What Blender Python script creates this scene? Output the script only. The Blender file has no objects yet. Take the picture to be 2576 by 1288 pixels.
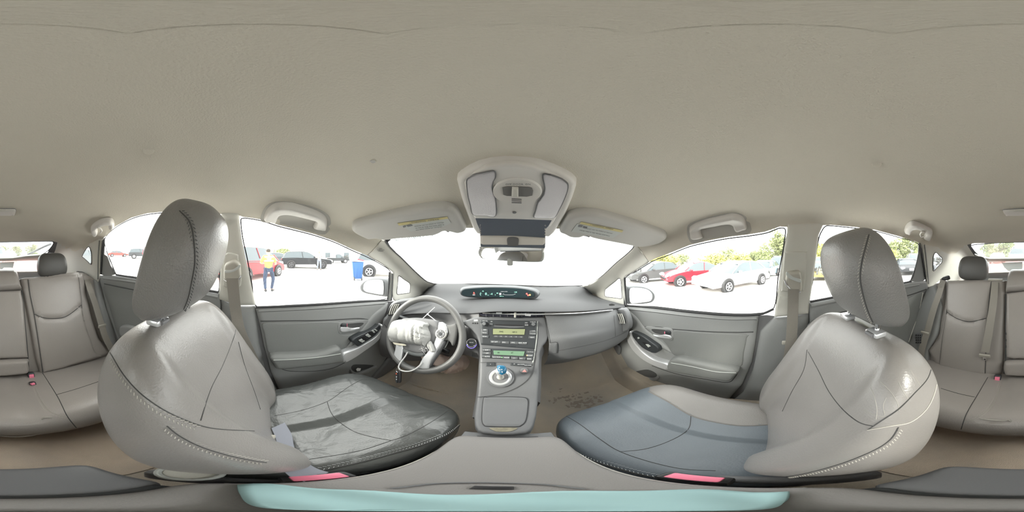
import bpy, bmesh, math, random
import numpy as np
from mathutils import Vector, Matrix, Euler, noise
from mathutils.geometry import delaunay_2d_cdt
random.seed(7)
PI = math.pi
S = bpy.context.scene
COL = S.collection
# ------------------------------------------------------------------ camera, world, exposure
W_, H_ = 2576.0, 1288.0
cd = bpy.data.cameras.new('camera'); cam = bpy.data.objects.new('camera', cd); COL.objects.link(cam)
cd.type = 'PANO'; cd.panorama_type = 'EQUIRECTANGULAR'
cd.longitude_min = -PI; cd.longitude_max = PI
cd.latitude_min = -PI/2; cd.latitude_max = PI/2
cam.location = (0, 0, 0); cam.rotation_euler = (PI/2, 0, 0); cd.clip_start = 0.01; cd.clip_end = 500
S.camera = cam
S.view_settings.view_transform = 'Standard'; S.view_settings.look = 'None'
S.view_settings.exposure = 1.1; S.view_settings.gamma = 1.0; S.view_settings.use_curve_mapping = False
S.cycles.max_bounces = 10; S.cycles.diffuse_bounces = 7; S.cycles.glossy_bounces = 4
S.cycles.transparent_max_bounces = 16; S.cycles.transmission_bounces = 6
S.cycles.caustics_reflective = False; S.cycles.caustics_refractive = False
S.cycles.sample_clamp_indirect = 6.0
wd = bpy.data.worlds.new('world'); S.world = wd; wd.use_nodes = True
nt = wd.node_tree; nt.nodes.clear()
_o = nt.nodes.new('ShaderNodeOutputWorld'); _b = nt.nodes.new('ShaderNodeBackground')
_tc = nt.nodes.new('ShaderNodeTexCoord')
_dot = nt.nodes.new('ShaderNodeVectorMath'); _dot.operation = 'DOT_PRODUCT'
SUN = Vector((-math.sin(math.radians(118))*math.cos(math.radians(24)), math.cos(math.radians(118))*math.cos(math.radians(24)), math.sin(math.radians(24))))
_dot.inputs[1].default_value = SUN
_mr = nt.nodes.new('ShaderNodeMapRange'); _mr.inputs[1].default_value = 0.2; _mr.inputs[2].default_value = 1.0
_mr.inputs[3].default_value = 0.0; _mr.inputs[4].default_value = 1.0
_mix = nt.nodes.new('ShaderNodeMix'); _mix.data_type = 'RGBA'
_mix.inputs[6].default_value = (0.98, 0.98, 0.97, 1); _mix.inputs[7].default_value = (1.0, 0.98, 0.94, 1)
_ms = nt.nodes.new('ShaderNodeMapRange'); _ms.inputs[1].default_value = 0.2; _ms.inputs[2].default_value = 1.0
_ms.inputs[3].default_value = 2.6; _ms.inputs[4].default_value = 4.2     # bright overcast sky, brighter round the veiled sun
for a, b in ((_tc.outputs['Generated'], _dot.inputs[0]), (_dot.outputs['Value'], _mr.inputs[0]), (_dot.outputs['Value'], _ms.inputs[0]),
             (_mr.outputs[0], _mix.inputs[0]), (_mix.outputs[2], _b.inputs[0]), (_ms.outputs[0], _b.inputs[1]), (_b.outputs[0], _o.inputs[0])):
    nt.links.new(a, b)
sl = bpy.data.lights.new('sun', 'SUN'); so = bpy.data.objects.new('sun', sl); COL.objects.link(so)
sl.energy = 2.5; sl.angle = math.radians(12); sl.color = (1, .96, .88)
so.rotation_euler = (-SUN).to_track_quat('-Z', 'Y').to_euler()
HG = 1.33      # height of the viewpoint above the ground outside

# ------------------------------------------------------------------ materials
MATS = {}
def mat(name, col, rough=.5, metal=0, bump=0, bscale=300, noise_amt=0, nscale=20, col2=None, spec=.5, emit=0, coat=0, wrinkle=0):
    if name in MATS: return MATS[name]
    m = bpy.data.materials.new(name); m.use_nodes = True; n = m.node_tree.nodes; L = m.node_tree.links
    p = n['Principled BSDF']
    p.inputs['Base Color'].default_value = (*col, 1); p.inputs['Roughness'].default_value = rough
    p.inputs['Metallic'].default_value = metal; p.inputs['Specular IOR Level'].default_value = spec
    if coat: p.inputs['Coat Weight'].default_value = coat
    if emit: p.inputs['Emission Color'].default_value = (*col, 1); p.inputs['Emission Strength'].default_value = emit
    tc = n.new('ShaderNodeTexCoord')
    if noise_amt or col2:
        t = n.new('ShaderNodeTexNoise'); t.inputs['Scale'].default_value = nscale; t.inputs['Detail'].default_value = 6
        L.new(tc.outputs['Object'], t.inputs['Vector'])
        r = n.new('ShaderNodeMix'); r.data_type = 'RGBA'
        c2 = col2 or tuple(c*(1-noise_amt) for c in col)
        r.inputs[6].default_value = (*c2, 1); r.inputs[7].default_value = (*col, 1)
        mr = n.new('ShaderNodeMapRange'); mr.inputs[1].default_value = .35; mr.inputs[2].default_value = .65
        L.new(t.outputs['Fac'], mr.inputs[0]); L.new(mr.outputs[0], r.inputs[0]); L.new(r.outputs[2], p.inputs['Base Color'])
    if bump:
        t = n.new('ShaderNodeTexNoise'); t.inputs['Scale'].default_value = bscale; t.inputs['Detail'].default_value = 3
        L.new(tc.outputs['Object'], t.inputs['Vector'])
        b = n.new('ShaderNodeBump'); b.inputs['Strength'].default_value = bump; b.inputs['Distance'].default_value = .002
        L.new(t.outputs['Fac'], b.inputs['Height']); L.new(b.outputs[0], p.inputs['Normal'])
        if wrinkle:      # soft folds pressed into worn leather
            t2 = n.new('ShaderNodeTexNoise'); t2.inputs['Scale'].default_value = 11; t2.inputs['Detail'].default_value = 2; t2.inputs['Distortion'].default_value = .8
            L.new(tc.outputs['Object'], t2.inputs['Vector'])
            b2 = n.new('ShaderNodeBump'); b2.inputs['Strength'].default_value = wrinkle; b2.inputs['Distance'].default_value = .010
            L.new(t2.outputs['Fac'], b2.inputs['Height']); L.new(b2.outputs[0], b.inputs['Normal'])
    MATS[name] = m
    return m
def glass(name, tint=(1, 1, 1), dust=.05, dustcol=(.9, .92, .92)):
    if name in MATS: return MATS[name]
    m = bpy.data.materials.new(name); m.use_nodes = True; n = m.node_tree.nodes; L = m.node_tree.links; n.clear()
    o = n.new('ShaderNodeOutputMaterial'); t = n.new('ShaderNodeBsdfTransparent'); g = n.new('ShaderNodeBsdfGlossy')
    t.inputs[0].default_value = (*tint, 1); g.inputs['Roughness'].default_value = .02
    f = n.new('ShaderNodeFresnel'); f.inputs[0].default_value = 1.45
    mx = n.new('ShaderNodeMixShader'); L.new(f.outputs[0], mx.inputs[0]); L.new(t.outputs[0], mx.inputs[1]); L.new(g.outputs[0], mx.inputs[2])
    tl = n.new('ShaderNodeBsdfTranslucent'); tl.inputs[0].default_value = (*dustcol, 1)   # film of dust on the pane
    m2 = n.new('ShaderNodeMixShader'); m2.inputs[0].default_value = dust
    L.new(mx.outputs[0], m2.inputs[1]); L.new(tl.outputs[0], m2.inputs[2]); L.new(m2.outputs[0], o.inputs[0])
    MATS[name] = m
    return m
M = {}
M['liner'] = mat('headliner fabric', (.66, .625, .545), .95, bump=.55, bscale=420, noise_amt=.05, nscale=3, spec=.1)
M['lightplastic'] = mat('pale grey plastic', (.60, .59, .54), .6, bump=.1, bscale=500)
M['overhead'] = mat('overhead plastic', (.64, .62, .59), .5)
M['visor'] = mat('visor vinyl', (.50, .49, .465), .7, bump=.2, bscale=600)
M['door'] = mat('door vinyl', (.27, .275, .272), .5, bump=.3, bscale=500)
M['door2'] = mat('door insert', (.21, .215, .21), .5, bump=.3, bscale=500)
M['dash'] = mat('dashboard vinyl', (.070, .071, .073), .75, spec=.25, bump=.3, bscale=500)
M['dashface'] = mat('dash face vinyl', (.17, .173, .178), .55, bump=.3, bscale=500)
M['dash2'] = mat('lower dash', (.17, .17, .175), .55, bump=.3, bscale=500)
M['stack'] = mat('console plastic', (.135, .138, .144), .5, bump=.15, bscale=500)
M['radio'] = mat('radio face', (.038, .042, .046), .45)
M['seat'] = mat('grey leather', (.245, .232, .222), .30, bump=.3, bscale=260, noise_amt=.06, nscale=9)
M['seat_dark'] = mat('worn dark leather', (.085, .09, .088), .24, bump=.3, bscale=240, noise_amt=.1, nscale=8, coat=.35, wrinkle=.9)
M['seat_lens_tint'] = mat('leather with blue lens tint', (.15, .175, .20), .36, bump=.3, wrinkle=.25, bscale=240, noise_amt=.08, nscale=8)  # the blue is a lens tint put into the leather colour
M['rear_seat'] = mat('rear leather', (.31, .285, .265), .38, bump=.3, bscale=260, noise_amt=.06, nscale=6)
M['head'] = mat('headrest leather', (.20, .195, .19), .34, bump=.5, bscale=300)
M['seam'] = mat('dark seam', (.06, .06, .06), .8)
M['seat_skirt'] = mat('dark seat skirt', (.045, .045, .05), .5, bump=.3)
M['thread'] = mat('pale thread', (.42, .40, .36), .7)
M['carpet'] = mat('carpet', (.66, .55, .44), 1, bump=1, bscale=500, nscale=7, col2=(.54, .46, .38), spec=.05)
M['carpetf'] = mat('carpet dusty', (.56, .48, .38), 1, bump=1, bscale=500, nscale=3, col2=(.40, .37, .33), spec=.05)
M['black'] = mat('black plastic', (.02, .02, .022), .4)
M['blackrub'] = mat('black rubber', (.03, .03, .032), .7)
M['white'] = mat('white plastic', (.8, .8, .8), .4)
M['silver'] = mat('satin silver', (.75, .76, .78), .3, metal=.5)
M['chrome'] = mat('chrome', (.8, .8, .82), .12, metal=1)
M['belt'] = mat('belt webbing', (.27, .25, .22), .75, bump=.5, bscale=900)
M['beltplastic'] = mat('belt plastic', (.40, .38, .33), .5)
M['pink'] = mat('red release button', (.85, .22, .33), .35)
M['cloth'] = mat('white nylon', (.44, .44, .43), .85, bump=.3, bscale=80)
M['bag'] = mat('pinkish plastic bag', (.95, .76, .66), .4)
M['lcd'] = mat('olive display', (.20, .22, .12), .25, emit=.35)
M['lcd2'] = mat('green display', (.12, .20, .13), .25, emit=.35)
M['ink'] = mat('dark print', (.02, .025, .02), .6)
M['print'] = mat('pale print', (.75, .77, .78), .5)
M['yellow'] = mat('yellow label', (.55, .48, .22), .6)
M['label'] = mat('grey label', (.50, .52, .50), .6)
M['mirror'] = mat('mirror glass', (.88, .9, .92), .02, metal=1)
M['teal'] = mat('pale teal haze sheet', (.30, .46, .47), .8)
M['navy'] = mat('blue knob', (.02, .13, .24), .15)
M['glass'] = glass('side glass', (.97, 1, .98), .014)
M['wglass'] = glass('windshield glass', (.97, 1, .98), .26)
M['rglass'] = glass('rear glass', (.8, .86, .86), .04)
M['film'] = glass('marker and reflection film', (.30, .42, .38), .08)
M['pglass'] = glass('lower rear glass', (.62, .42, .42), .30, (.8, .5, .48))

# ------------------------------------------------------------------ pixel rays and the car's inner shell
def D(px, py):
    lo = (px-W_/2)/W_*2*PI; la = (H_/2-py)/H_*PI
    return Vector((math.sin(lo)*math.cos(la), math.cos(lo)*math.cos(la), math.sin(la)))
def onX(px, py, X): d = D(px, py); return d*(X/d.x)
def onY(px, py, Y): d = D(px, py); return d*(Y/d.y)
def onZ(px, py, Z): d = D(px, py); return d*(Z/d.z)
def onR(px, py, r): d = D(px, py); return d*(r/math.hypot(d.x, d.y))
def plane(p0, n):
    p0 = Vector(p0); n = Vector(n)
    return lambda x, y: D(x, y)*(p0.dot(n)/D(x, y).dot(n))
ZC = [(-2.2, .04), (-1.9, .10), (-1.6, .135), (-1.0, .185), (-.5, .205), (0, .205), (.3, .19), (.6, .125), (.9, .05), (1.4, -.1)]
def zc(y):
    return float(np.interp(y, [a for a, b in ZC], [b for a, b in ZC]))
def F(p, inset=0):
    x, y, z = p
    ax = abs(x)
    v = [z-(zc(y)-.16*x*x)+inset,
         ax-(.725-.27*max(0, z+.24))+inset - .02*min(0, 0),
         (z-.125+.552*(y-.62)+.20*x*x)*.875+inset,
         (z-.125-.42*(y+1.55))*.92+inset if False else (-(y+1.55)*.38+(z-.125)*.92)+inset,
         -(y+2.0)+inset, -z-1.0, y-1.5]
    k = .012
    m = max(v)
    return m+k*math.log(sum(math.exp((a-m)/k) for a in v))
def hull(px, py, inset=0):
    d = D(px, py); lo, hi = 0.0, 3.5
    for _ in range(26):
        mid = (lo+hi)/2
        if F(d*mid, inset) > 0: hi = mid
        else: lo = mid
    return d*lo
def H(inset=0):
    return lambda x, y: hull(x, y, inset)
def prof(pts, n=8):
    P = catmull([Vector((a, b)) for a, b in pts], n, False)
    def f(x, y):
        d = D(x, y); best = None
        for a, b in zip(P[:-1], P[1:]):
            e = b-a; den = d.y*e[1]-d.z*e[0]
            if abs(den) < 1e-9: continue
            t = (a[0]*e[1]-a[1]*e[0])/den; s = (a[0]*d.z-a[1]*d.y)/den
            if t > 0 and -1e-6 <= s <= 1+1e-6 and (best is None or t < best): best = t
        if best is None:  # beyond the profile's ends: continue its first or last segment
            for a, b in ((P[1], P[0]), (P[-2], P[-1])):
                e = b-a; den = d.y*e[1]-d.z*e[0]
                if abs(den) < 1e-9: continue
                t = (a[0]*e[1]-a[1]*e[0])/den; s = (a[0]*d.z-a[1]*d.y)/den
                if t > 0 and s > 0 and (best is None or t < best): best = t
        return d*(best or .5)
    return f
def catmull(P, n=6, closed=True):
    out = []; N = len(P)
    rng = range(N if closed else N-1)
    for i in rng:
        if closed: p = [P[(i+k) % N] for k in (-1, 0, 1, 2)]
        else: p = [P[max(0, i-1)], P[i], P[i+1], P[min(N-1, i+2)]]
        for j in range(n):
            t = j/n
            out.append(.5*((2*p[1])+(p[2]-p[0])*t+(2*p[0]-5*p[1]+4*p[2]-p[3])*t*t+(3*p[1]-p[0]-3*p[2]+p[3])*t**3))
    if not closed: out.append(P[-1])
    return out
def resample(P, step, closed=True):
    out = []; Q = P+[P[0]] if closed else P
    for a, b in zip(Q[:-1], Q[1:]):
        k = max(1, int(math.ceil((b-a).length/step)))
        out += [a+(b-a)*(j/k) for j in range(k)]
    if not closed: out.append(Q[-1])
    return out

# ------------------------------------------------------------------ object helpers
def link(name, me, m=None, parent=None, smooth=True, sharp=38):
    o = bpy.data.objects.new(name, me); COL.objects.link(o)
    if m is not None: me.materials.append(m)
    if smooth:
        for p in me.polygons: p.use_smooth = True
        try: me.set_sharp_from_angle(angle=math.radians(sharp))
        except Exception: pass
    if parent is not None: o.parent = parent
    return o
def mesh(name, v, f, m=None, parent=None, smooth=True, sharp=38):
    me = bpy.data.meshes.new(name); me.from_pydata([tuple(a) for a in v], [], f); me.update()
    return link(name, me, m, parent, smooth, sharp)
def from_bm(name, bm, m=None, parent=None, smooth=True, sharp=38):
    me = bpy.data.meshes.new(name); bm.to_mesh(me); bm.free()
    return link(name, me, m, parent, smooth, sharp)
def tag(o, label=None, cat=None, group=None, kind=None):
    if label: o['label'] = label
    if cat: o['category'] = cat
    if group: o['group'] = group
    if kind: o['kind'] = kind
    return o
def empty(name, loc=(0, 0, 0), label=None, cat=None, group=None, kind=None):
    o = bpy.data.objects.new(name, None); COL.objects.link(o); o.location = loc
    o.empty_display_size = .05
    return tag(o, label, cat, group, kind)
def keep(o):     # a child whose mesh is written in world coordinates under a parent that stands at its own base
    o.matrix_parent_inverse = Matrix.Translation(-Vector(o.parent.location)); return o
def patch(name, outline, mapper, m, parent=None, h=0, w=.01, thick=.004, step=12, smooth=True, curve=4, holes=(), corners=False, grooves=(), bulge=0, sharp=40, zref=None):
    """A sheet or pad: OUTLINE (picture points) carried on to the real surface MAPPER, filled, raised by H with an edge rounding of W metres, THICK behind."""
    P = [Vector((a, b)) for a, b in outline]
    if not corners and curve > 1: P = catmull(P, curve)
    P = resample(P, step)
    verts = [tuple(p) for p in P]; n0 = len(verts)
    edges = [(i, (i+1) % n0) for i in range(n0)]
    rings = [list(range(n0))]
    for hl in holes:
        Q = [Vector((a, b)) for a, b in hl]
        Q = resample(catmull(Q, 3), step)
        k0 = len(verts); verts += [tuple(p) for p in Q]; k = len(Q)
        edges += [(k0+i, k0+(i+1) % k) for i in range(k)]; rings.append(list(range(k0, k0+k)))
    if h or bulge:   # rings just inside the edge so that the rounding is even
        cx_ = sum(p.x for p in P)/n0; ar = sum(P[i].x*P[(i+1) % n0].y-P[(i+1) % n0].x*P[i].y for i in range(n0))
        sgn_ = 1 if ar > 0 else -1; A0 = np.array([tuple(p) for p in P]); cand = []
        for i in range(0, n0):
            t_ = (P[(i+1) % n0]-P[i-1]); 
            if t_.length < 1e-6: continue
            t_.normalize(); nn_ = Vector((-t_.y, t_.x))*sgn_
            b0 = mapper(P[i].x, P[i].y); b1 = mapper(P[i].x+nn_.x, P[i].y+nn_.y); px_m = max(1e-5, (b1-b0).length)
            for q_ in (.12, .35, .7, 1.05):
                dpx = q_*w/px_m
                if dpx > 60: continue
                c_ = P[i]+nn_*dpx
                if np.sqrt(((A0-np.array(tuple(c_)))**2).sum(1)).min() > dpx*.86: cand.append(tuple(c_))
        kept = []
        for c_ in cand:
            if not kept or np.min(((np.array(kept)-np.array(c_))**2).sum(1)) > (min(step, 4)*.22)**2: kept.append(c_)
        verts += kept
    nb = len(verts)
    xs = [p.x for p in P]; ys = [p.y for p in P]
    y = min(ys)+step*.5
    A = np.array(verts)
    row = 0
    while y < max(ys):
        la = abs((H_/2-y)/H_*PI); sx = step/max(.12, math.cos(la)) if step > 3 else step
        x = min(xs)+(sx*.5 if row % 2 else sx*.25)
        while x < max(xs):
            if np.min((A[:, 0]-x)**2*max(.12, math.cos(la))**2+(A[:, 1]-y)**2) > (step*.45)**2: verts.append((x, y))
            x += sx
        y += step; row += 1
    r = delaunay_2d_cdt([Vector(v) for v in verts], edges, [], 2 if holes else 1, 1e-5)
    V2, E2, F2 = r[0], r[1], r[2]
    if holes:
        def inside(c, R_):
            k_ = False
            for i_ in range(len(R_)):
                a_, b_ = verts[R_[i_]], verts[R_[i_-1]]
                if (a_[1] > c[1]) != (b_[1] > c[1]) and c[0] < (b_[0]-a_[0])*(c[1]-a_[1])/(b_[1]-a_[1])+a_[0]: k_ = not k_
            return k_
        F2 = [f_ for f_ in F2 if not any(inside((sum(V2[i_].x for i_ in f_)/3, sum(V2[i_].y for i_ in f_)/3), R_) for R_ in rings[1:])]
    B = np.array([tuple(mapper(v.x, v.y)) for v in V2])
    tri = [list(f) for f in F2]
    # normals toward the viewpoint
    N = np.zeros_like(B)
    for f in tri:
        a, b, c = B[f[0]], B[f[1]], B[f[2]]
        nn = np.cross(b-a, c-a)
        if np.dot(nn, -a) < 0: nn = -nn; f.reverse()
        for i in f: N[i] += nn
    ln = np.linalg.norm(N, axis=1); ln[ln < 1e-12] = 1; N /= ln[:, None]
    cnt = {}
    for f in tri:
        for i in range(3):
            e = (f[i], f[(i+1) % 3]); cnt[e] = cnt.get(e, 0)+1
    be = [e for e in cnt if (e[1], e[0]) not in cnt]
    T = B.copy()
    if h or bulge or grooves:
        sa = np.array([B[a] for a, b in be]); sb = np.array([B[b] for a, b in be])
        def segdist(p, sa, sb):
            e = sb-sa; t = np.clip(((p-sa)*e).sum(1)/np.maximum((e*e).sum(1), 1e-12), 0, 1)
            return np.sqrt((((sa+e*t[:, None])-p)**2).sum(1)).min()
        G = []
        for pts, dep, wd_ in grooves:
            q = resample(catmull([Vector(a) for a in pts], 5, False), step, False)
            q3 = np.array([tuple(mapper(a.x, a.y)) for a in q]); G.append((q3[:-1], q3[1:], dep, wd_))
        dm = 0
        ds = [segdist(p, sa, sb) for p in B]; dm = max(ds)
        for i, p in enumerate(B):
            d = ds[i]; t = min(1, d/w); hh = h*math.sqrt(max(0, 1-(1-t)**2))
            if bulge: u = d/dm; hh += bulge*(1-(1-u)**2)
            for a, b, dep, wd_ in G:
                g = segdist(p, a, b); hh -= dep*math.exp(-(g/wd_)**2)
            T[i] = p+N[i]*hh
    vv = [tuple(t) for t in T]; ff = [tuple(f) for f in tri]
    if thick:
        nv = len(vv); vv += [tuple(B[i]-N[i]*thick) for i in range(len(B))]
        ff += [tuple(reversed([i+nv for i in f])) for f in tri]
        ff += [(b, a, a+nv, b+nv) for a, b in be]
    o = mesh(name, vv, ff, m, parent, smooth, sharp)
    return o
def tube(name, P, r, m, parent=None, n=8, closed=False, spline=4, flat=None, cap=True):
    P = [Vector(p) for p in P]
    if spline > 1: P = catmull(P, spline, closed)
    N = len(P); v = []; f = []
    up = Vector((0, 0, 1)); prev = None
    for i, p in enumerate(P):
        t = (P[(i+1) % N]-P[i-1]) if closed else (P[min(i+1, N-1)]-P[max(i-1, 0)])
        t.normalize()
        if prev is None:
            a = t.cross(up)
            if a.length < .1: a = t.cross(Vector((1, 0, 0)))
        else: a = prev-t*prev.dot(t)
        a.normalize(); prev = a; b = t.cross(a)
        rr = r(i/(N-1)) if callable(r) else r
        for k in range(n):
            c, s = math.cos(2*PI*k/n), math.sin(2*PI*k/n)
            v.append(p+(a*c+b*s)*rr if not flat else p+a*c*flat[0]+b*s*flat[1])
    for i in range(N if closed else N-1):
        for k in range(n):
            j = (i+1) % N
            f.append((i*n+k, i*n+(k+1) % n, j*n+(k+1) % n, j*n+k))
    if not closed and cap: f += [tuple(range(n-1, -1, -1)), tuple(range((N-1)*n, N*n))]
    return mesh(name, v, f, m, parent, True, 50)
def strap(name, P, wv, th, m, parent=None, spline=6):
    """A flat webbing strip through P, half-width vectors from WV (one vector or one per point)."""
    P = [Vector(p) for p in P]; n0 = len(P)
    WV = [Vector(wv)]*n0 if not isinstance(wv, list) else [Vector(a) for a in wv]
    Q = catmull(P, spline, False); WQ = catmull(WV, spline, False)
    v = []; f = []
    for i, p in enumerate(Q):
        t = (Q[min(i+1, len(Q)-1)]-Q[max(i-1, 0)]).normalized(); w = WQ[i]; nn = t.cross(w).normalized()*th
        v += [p-w-nn, p+w-nn, p+w+nn, p-w+nn]
    for i in range(len(Q)-1):
        a = i*4; b = a+4
        for k in range(4): f.append((a+k, a+(k+1) % 4, b+(k+1) % 4, b+k))
    f += [(3, 2, 1, 0), tuple(len(v)-4+k for k in range(4))]
    return mesh(name, v, f, m, parent, True, 30)
def rbox(name, size, loc, m, parent=None, rot=(0, 0, 0), bev=.005, seg=2):
    bm = bmesh.new(); bmesh.ops.create_cube(bm, size=1)
    bmesh.ops.scale(bm, vec=size, verts=bm.verts)
    if bev: bmesh.ops.bevel(bm, geom=bm.edges[:], offset=min(bev, min(size)*.45), segments=seg, profile=.5, affect='EDGES')
    R = rot.to_matrix().to_4x4() if isinstance(rot, (Euler,)) else (rot.to_4x4() if isinstance(rot, Matrix) else Euler(rot).to_matrix().to_4x4())
    bmesh.ops.transform(bm, matrix=Matrix.Translation(loc) @ R, verts=bm.verts)
    return from_bm(name, bm, m, parent)
def disc(name, c, nrm, r, th, m, parent=None, seg=28, r2=None, inner=0, bev=.001):
    """Short cylinder or ring with its face towards NRM."""
    nrm = Vector(nrm).normalized(); q = nrm.to_track_quat('Z', 'Y').to_matrix().to_4x4(); q.translation = Vector(c)
    r2 = r if r2 is None else r2
    prof_ = [(r, -th/2), (r, th/2-bev), (r2-bev if r2 != r else r-bev, th/2)]
    if inner: prof_ += [(inner+bev, th/2), (inner, th/2-bev), (inner, -th/2)]
    v = []; f = []; k = len(prof_)
    for i in range(seg):
        a = 2*PI*i/seg
        v += [q @ Vector((math.cos(a)*x, math.sin(a)*x, z)) for x, z in prof_]
    for i in range(seg):
        j = (i+1) % seg
        for t in range(k if inner else k-1): f.append((i*k+t, j*k+t, j*k+(t+1) % k, i*k+(t+1) % k))
    if not inner: f += [tuple(i*k+k-1 for i in range(seg)), tuple(i*k for i in reversed(range(seg)))]
    return mesh(name, v, f, m, parent, True, 40)
def pillow(name, size, fn, m, parent=None, n=22, p=5, mtx=None):
    """Rounded box (superellipsoid) of half-sizes SIZE, reshaped by FN(u, v, w, point)."""
    v = []; f = []; idx = {}
    def vid(a, b, c):
        k = (a, b, c)
        if k not in idx:
            x, y, z = [2*t/n-1 for t in k]
            x, y, z = [math.sin(t*PI/2)*.35+t*.65 for t in (x, y, z)]
            r = (abs(x)**p+abs(y)**p+abs(z)**p)**(-1/p)
            q = Vector((x*r, y*r, z*r)); s = Vector((q.x*size[0], q.y*size[1], q.z*size[2]))
            if fn: s = fn(q, s)
            if mtx is not None: s = mtx @ s
            idx[k] = len(v); v.append(s)
        return idx[k]
    for i in range(n):
        for j in range(n):
            for s in (0, n):
                q = [vid(i, j, s), vid(i+1, j, s), vid(i+1, j+1, s), vid(i, j+1, s)]; f.append(q if s else q[::-1])
                q = [vid(s, i, j), vid(s, i+1, j), vid(s, i+1, j+1), vid(s, i, j+1)]; f.append(q if s else q[::-1])
                q = [vid(i, s, j), vid(i, s, j+1), vid(i+1, s, j+1), vid(i+1, s, j)]; f.append(q if s else q[::-1])
    return mesh(name, v, [tuple(a) for a in f], m, parent, True, 60)
def loft(name, rows, m, parent=None, nu=6, nv=6, thick=0, sharp=40):
    """Smooth surface through rows of 3-D points (all rows same length)."""
    R = [catmull([Vector(p) for p in r], nu, False) for r in rows]
    C = [catmull([R[i][j] for i in range(len(R))], nv, False) for j in range(len(R[0]))]
    a, b = len(C), len(C[0])
    v = [p for c in C for p in c]; f = []
    for i in range(a-1):
        for j in range(b-1): f.append((i*b+j, i*b+j+1, (i+1)*b+j+1, (i+1)*b+j))
    o = mesh(name, v, f, m, parent, True, sharp)
    if thick:
        md = o.modifiers.new('thickness', 'SOLIDIFY'); md.thickness = thick; md.offset = 0
    return o
def text(name, body, p, ex, ey, size, m, parent=None, off=.0008, align='CENTER', font=None):
    """Flat lettering whose reading direction is EX and whose up is EY, at P."""
    c = bpy.data.curves.new(name, 'FONT'); c.body = body; c.size = size; c.align_x = align; c.align_y = 'CENTER'; c.extrude = .0002; c.resolution_u = 2
    ex = Vector(ex).normalized(); ey = Vector(ey); ey = (ey-ex*ey.dot(ex)).normalized(); ez = ex.cross(ey)
    o = bpy.data.objects.new(name, c); COL.objects.link(o); c.materials.append(m)
    mt = Matrix((ex, ey, ez)).transposed().to_4x4(); mt.translation = Vector(p)+ez*off
    o.matrix_world = mt
    if parent is not None:
        o.parent = parent
        if tuple(parent.location) != (0, 0, 0): o.matrix_parent_inverse = Matrix.Translation(-Vector(parent.location))
    return o
def on(mapper, px, py, dx=4, dy=4):
    """Point and local right / up / out axes of a mapped surface."""
    p = mapper(px, py); ex = (mapper(px+dx, py)-mapper(px-dx, py)).normalized(); ey = (mapper(px, py-dy)-mapper(px, py+dy)).normalized()
    n = ex.cross(ey).normalized()
    return p, ex, ey, n
def ptext(name, body, px, py, mapper, hpx, m, parent=None, off=.001, slope=0):
    p, ex, ey, n = on(mapper, px, py)
    if slope: ex = (mapper(px+4, py+4*slope)-mapper(px-4, py-4*slope)).normalized()
    sz = (mapper(px, py-hpx/2)-mapper(px, py+hpx/2)).length*1.15
    o = text(name, body, p, ex, ey, sz, m, parent, off)
    return o
def seamline(name, pts, mapper, r, m, parent=None, step=14, lift=0, closed=False):
    q = resample(catmull([Vector(a) for a in pts], 5, closed), step, closed)
    P = []
    for a in q:
        p = mapper(a.x, a.y); P.append(p*(1-lift/p.length))
    return tube(name, P, r, m, parent, n=5, spline=1, closed=closed)
def join_boxes(name, boxes, m, parent=None):
    bm = bmesh.new()
    for mt in boxes:
        r = bmesh.ops.create_cube(bm, size=1); bmesh.ops.transform(bm, matrix=mt, verts=r['verts'])
    return from_bm(name, bm, m, parent, False)

from mathutils.bvhtree import BVHTree
def caster(o, lift=0.0, strict=False):
    bv = BVHTree.FromPolygons([v.co.copy() for v in o.data.vertices], [tuple(p.vertices) for p in o.data.polygons])
    def f(x, y):
        d = D(x, y); h = bv.ray_cast(Vector((0, 0, 0)), d)
        if h[0] is None:
            if strict: return None
            n = bv.find_nearest(d*.4); return n[0]*(1-lift)
        return h[0]-d*lift
    f.bv = bv
    return f
def on_mesh(name, o, pts, r, m, parent, step=8, lift=.0005, closed=False):
    """A seam drawn through picture points, laid on the mesh O."""
    c = caster(o, lift, True); q = resample(catmull([Vector(a) for a in pts], 5, closed), step, closed)
    Q = [p for p in (c(a.x, a.y) for a in q) if p is not None]
    if len(Q) < 3: return None
    return tube(name, Q, r, m, parent, n=5, spline=1, closed=closed)
# ================================================================== the setting: shell of the cabin
def struct(o): o['kind'] = 'structure'; return o
CEIL = [(0,608),(64,607),(128,606),(145,610),(160,622),(175,629),(190,634),(212,626),(228,612),(246,603),(263,597),(290,570),(330,548),(370,537),(420,532),(480,531),(520,534),
 (545,538),(575,541),(601,542),(612,546),(628,548),(660,553),(700,566),(740,576),(790,589),(840,606),(890,629),(924,643),(945,622),(960,603),(975,597),(1050,585),(1110,579),(1170,574),(1290,570),
 (1410,576),(1520,590),(1597,612),(1612,630),(1632,659),(1647,651),(1684,637),(1734,617),(1784,605),(1833,596),(1883,590),(1925,583),(1945,576),(1962,570),(1980,571),(2030,569),
 (2070,567),(2090,566),(2150,571),(2200,578),(2260,594),(2310,610),(2321,615),(2345,620),(2362,633),(2388,639),(2405,637),(2420,625),(2432,616),(2450,612),(2480,612),(2576,608)]
step = 20
outl = [(x, y) for x, y in CEIL]
_P = resample([Vector(a) for a in outl], 12, False)
top = []
ceil = patch('ceiling', [tuple(a) for a in _P]+[(2576, 580-28*k) for k in range(1, 20)]+[(2576, 14), (0, 14)]+[(0, 580-28*k) for k in range(19, 0, -1)], H(), M['liner'], step=15, corners=True, thick=.006)
bm = bmesh.new(); bm.from_mesh(ceil.data)
bmesh.ops.remove_doubles(bm, verts=bm.verts, dist=.0006); 
bm.to_mesh(ceil.data); bm.free()
for p in ceil.data.polygons: p.use_smooth = True
struct(ceil)
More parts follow.
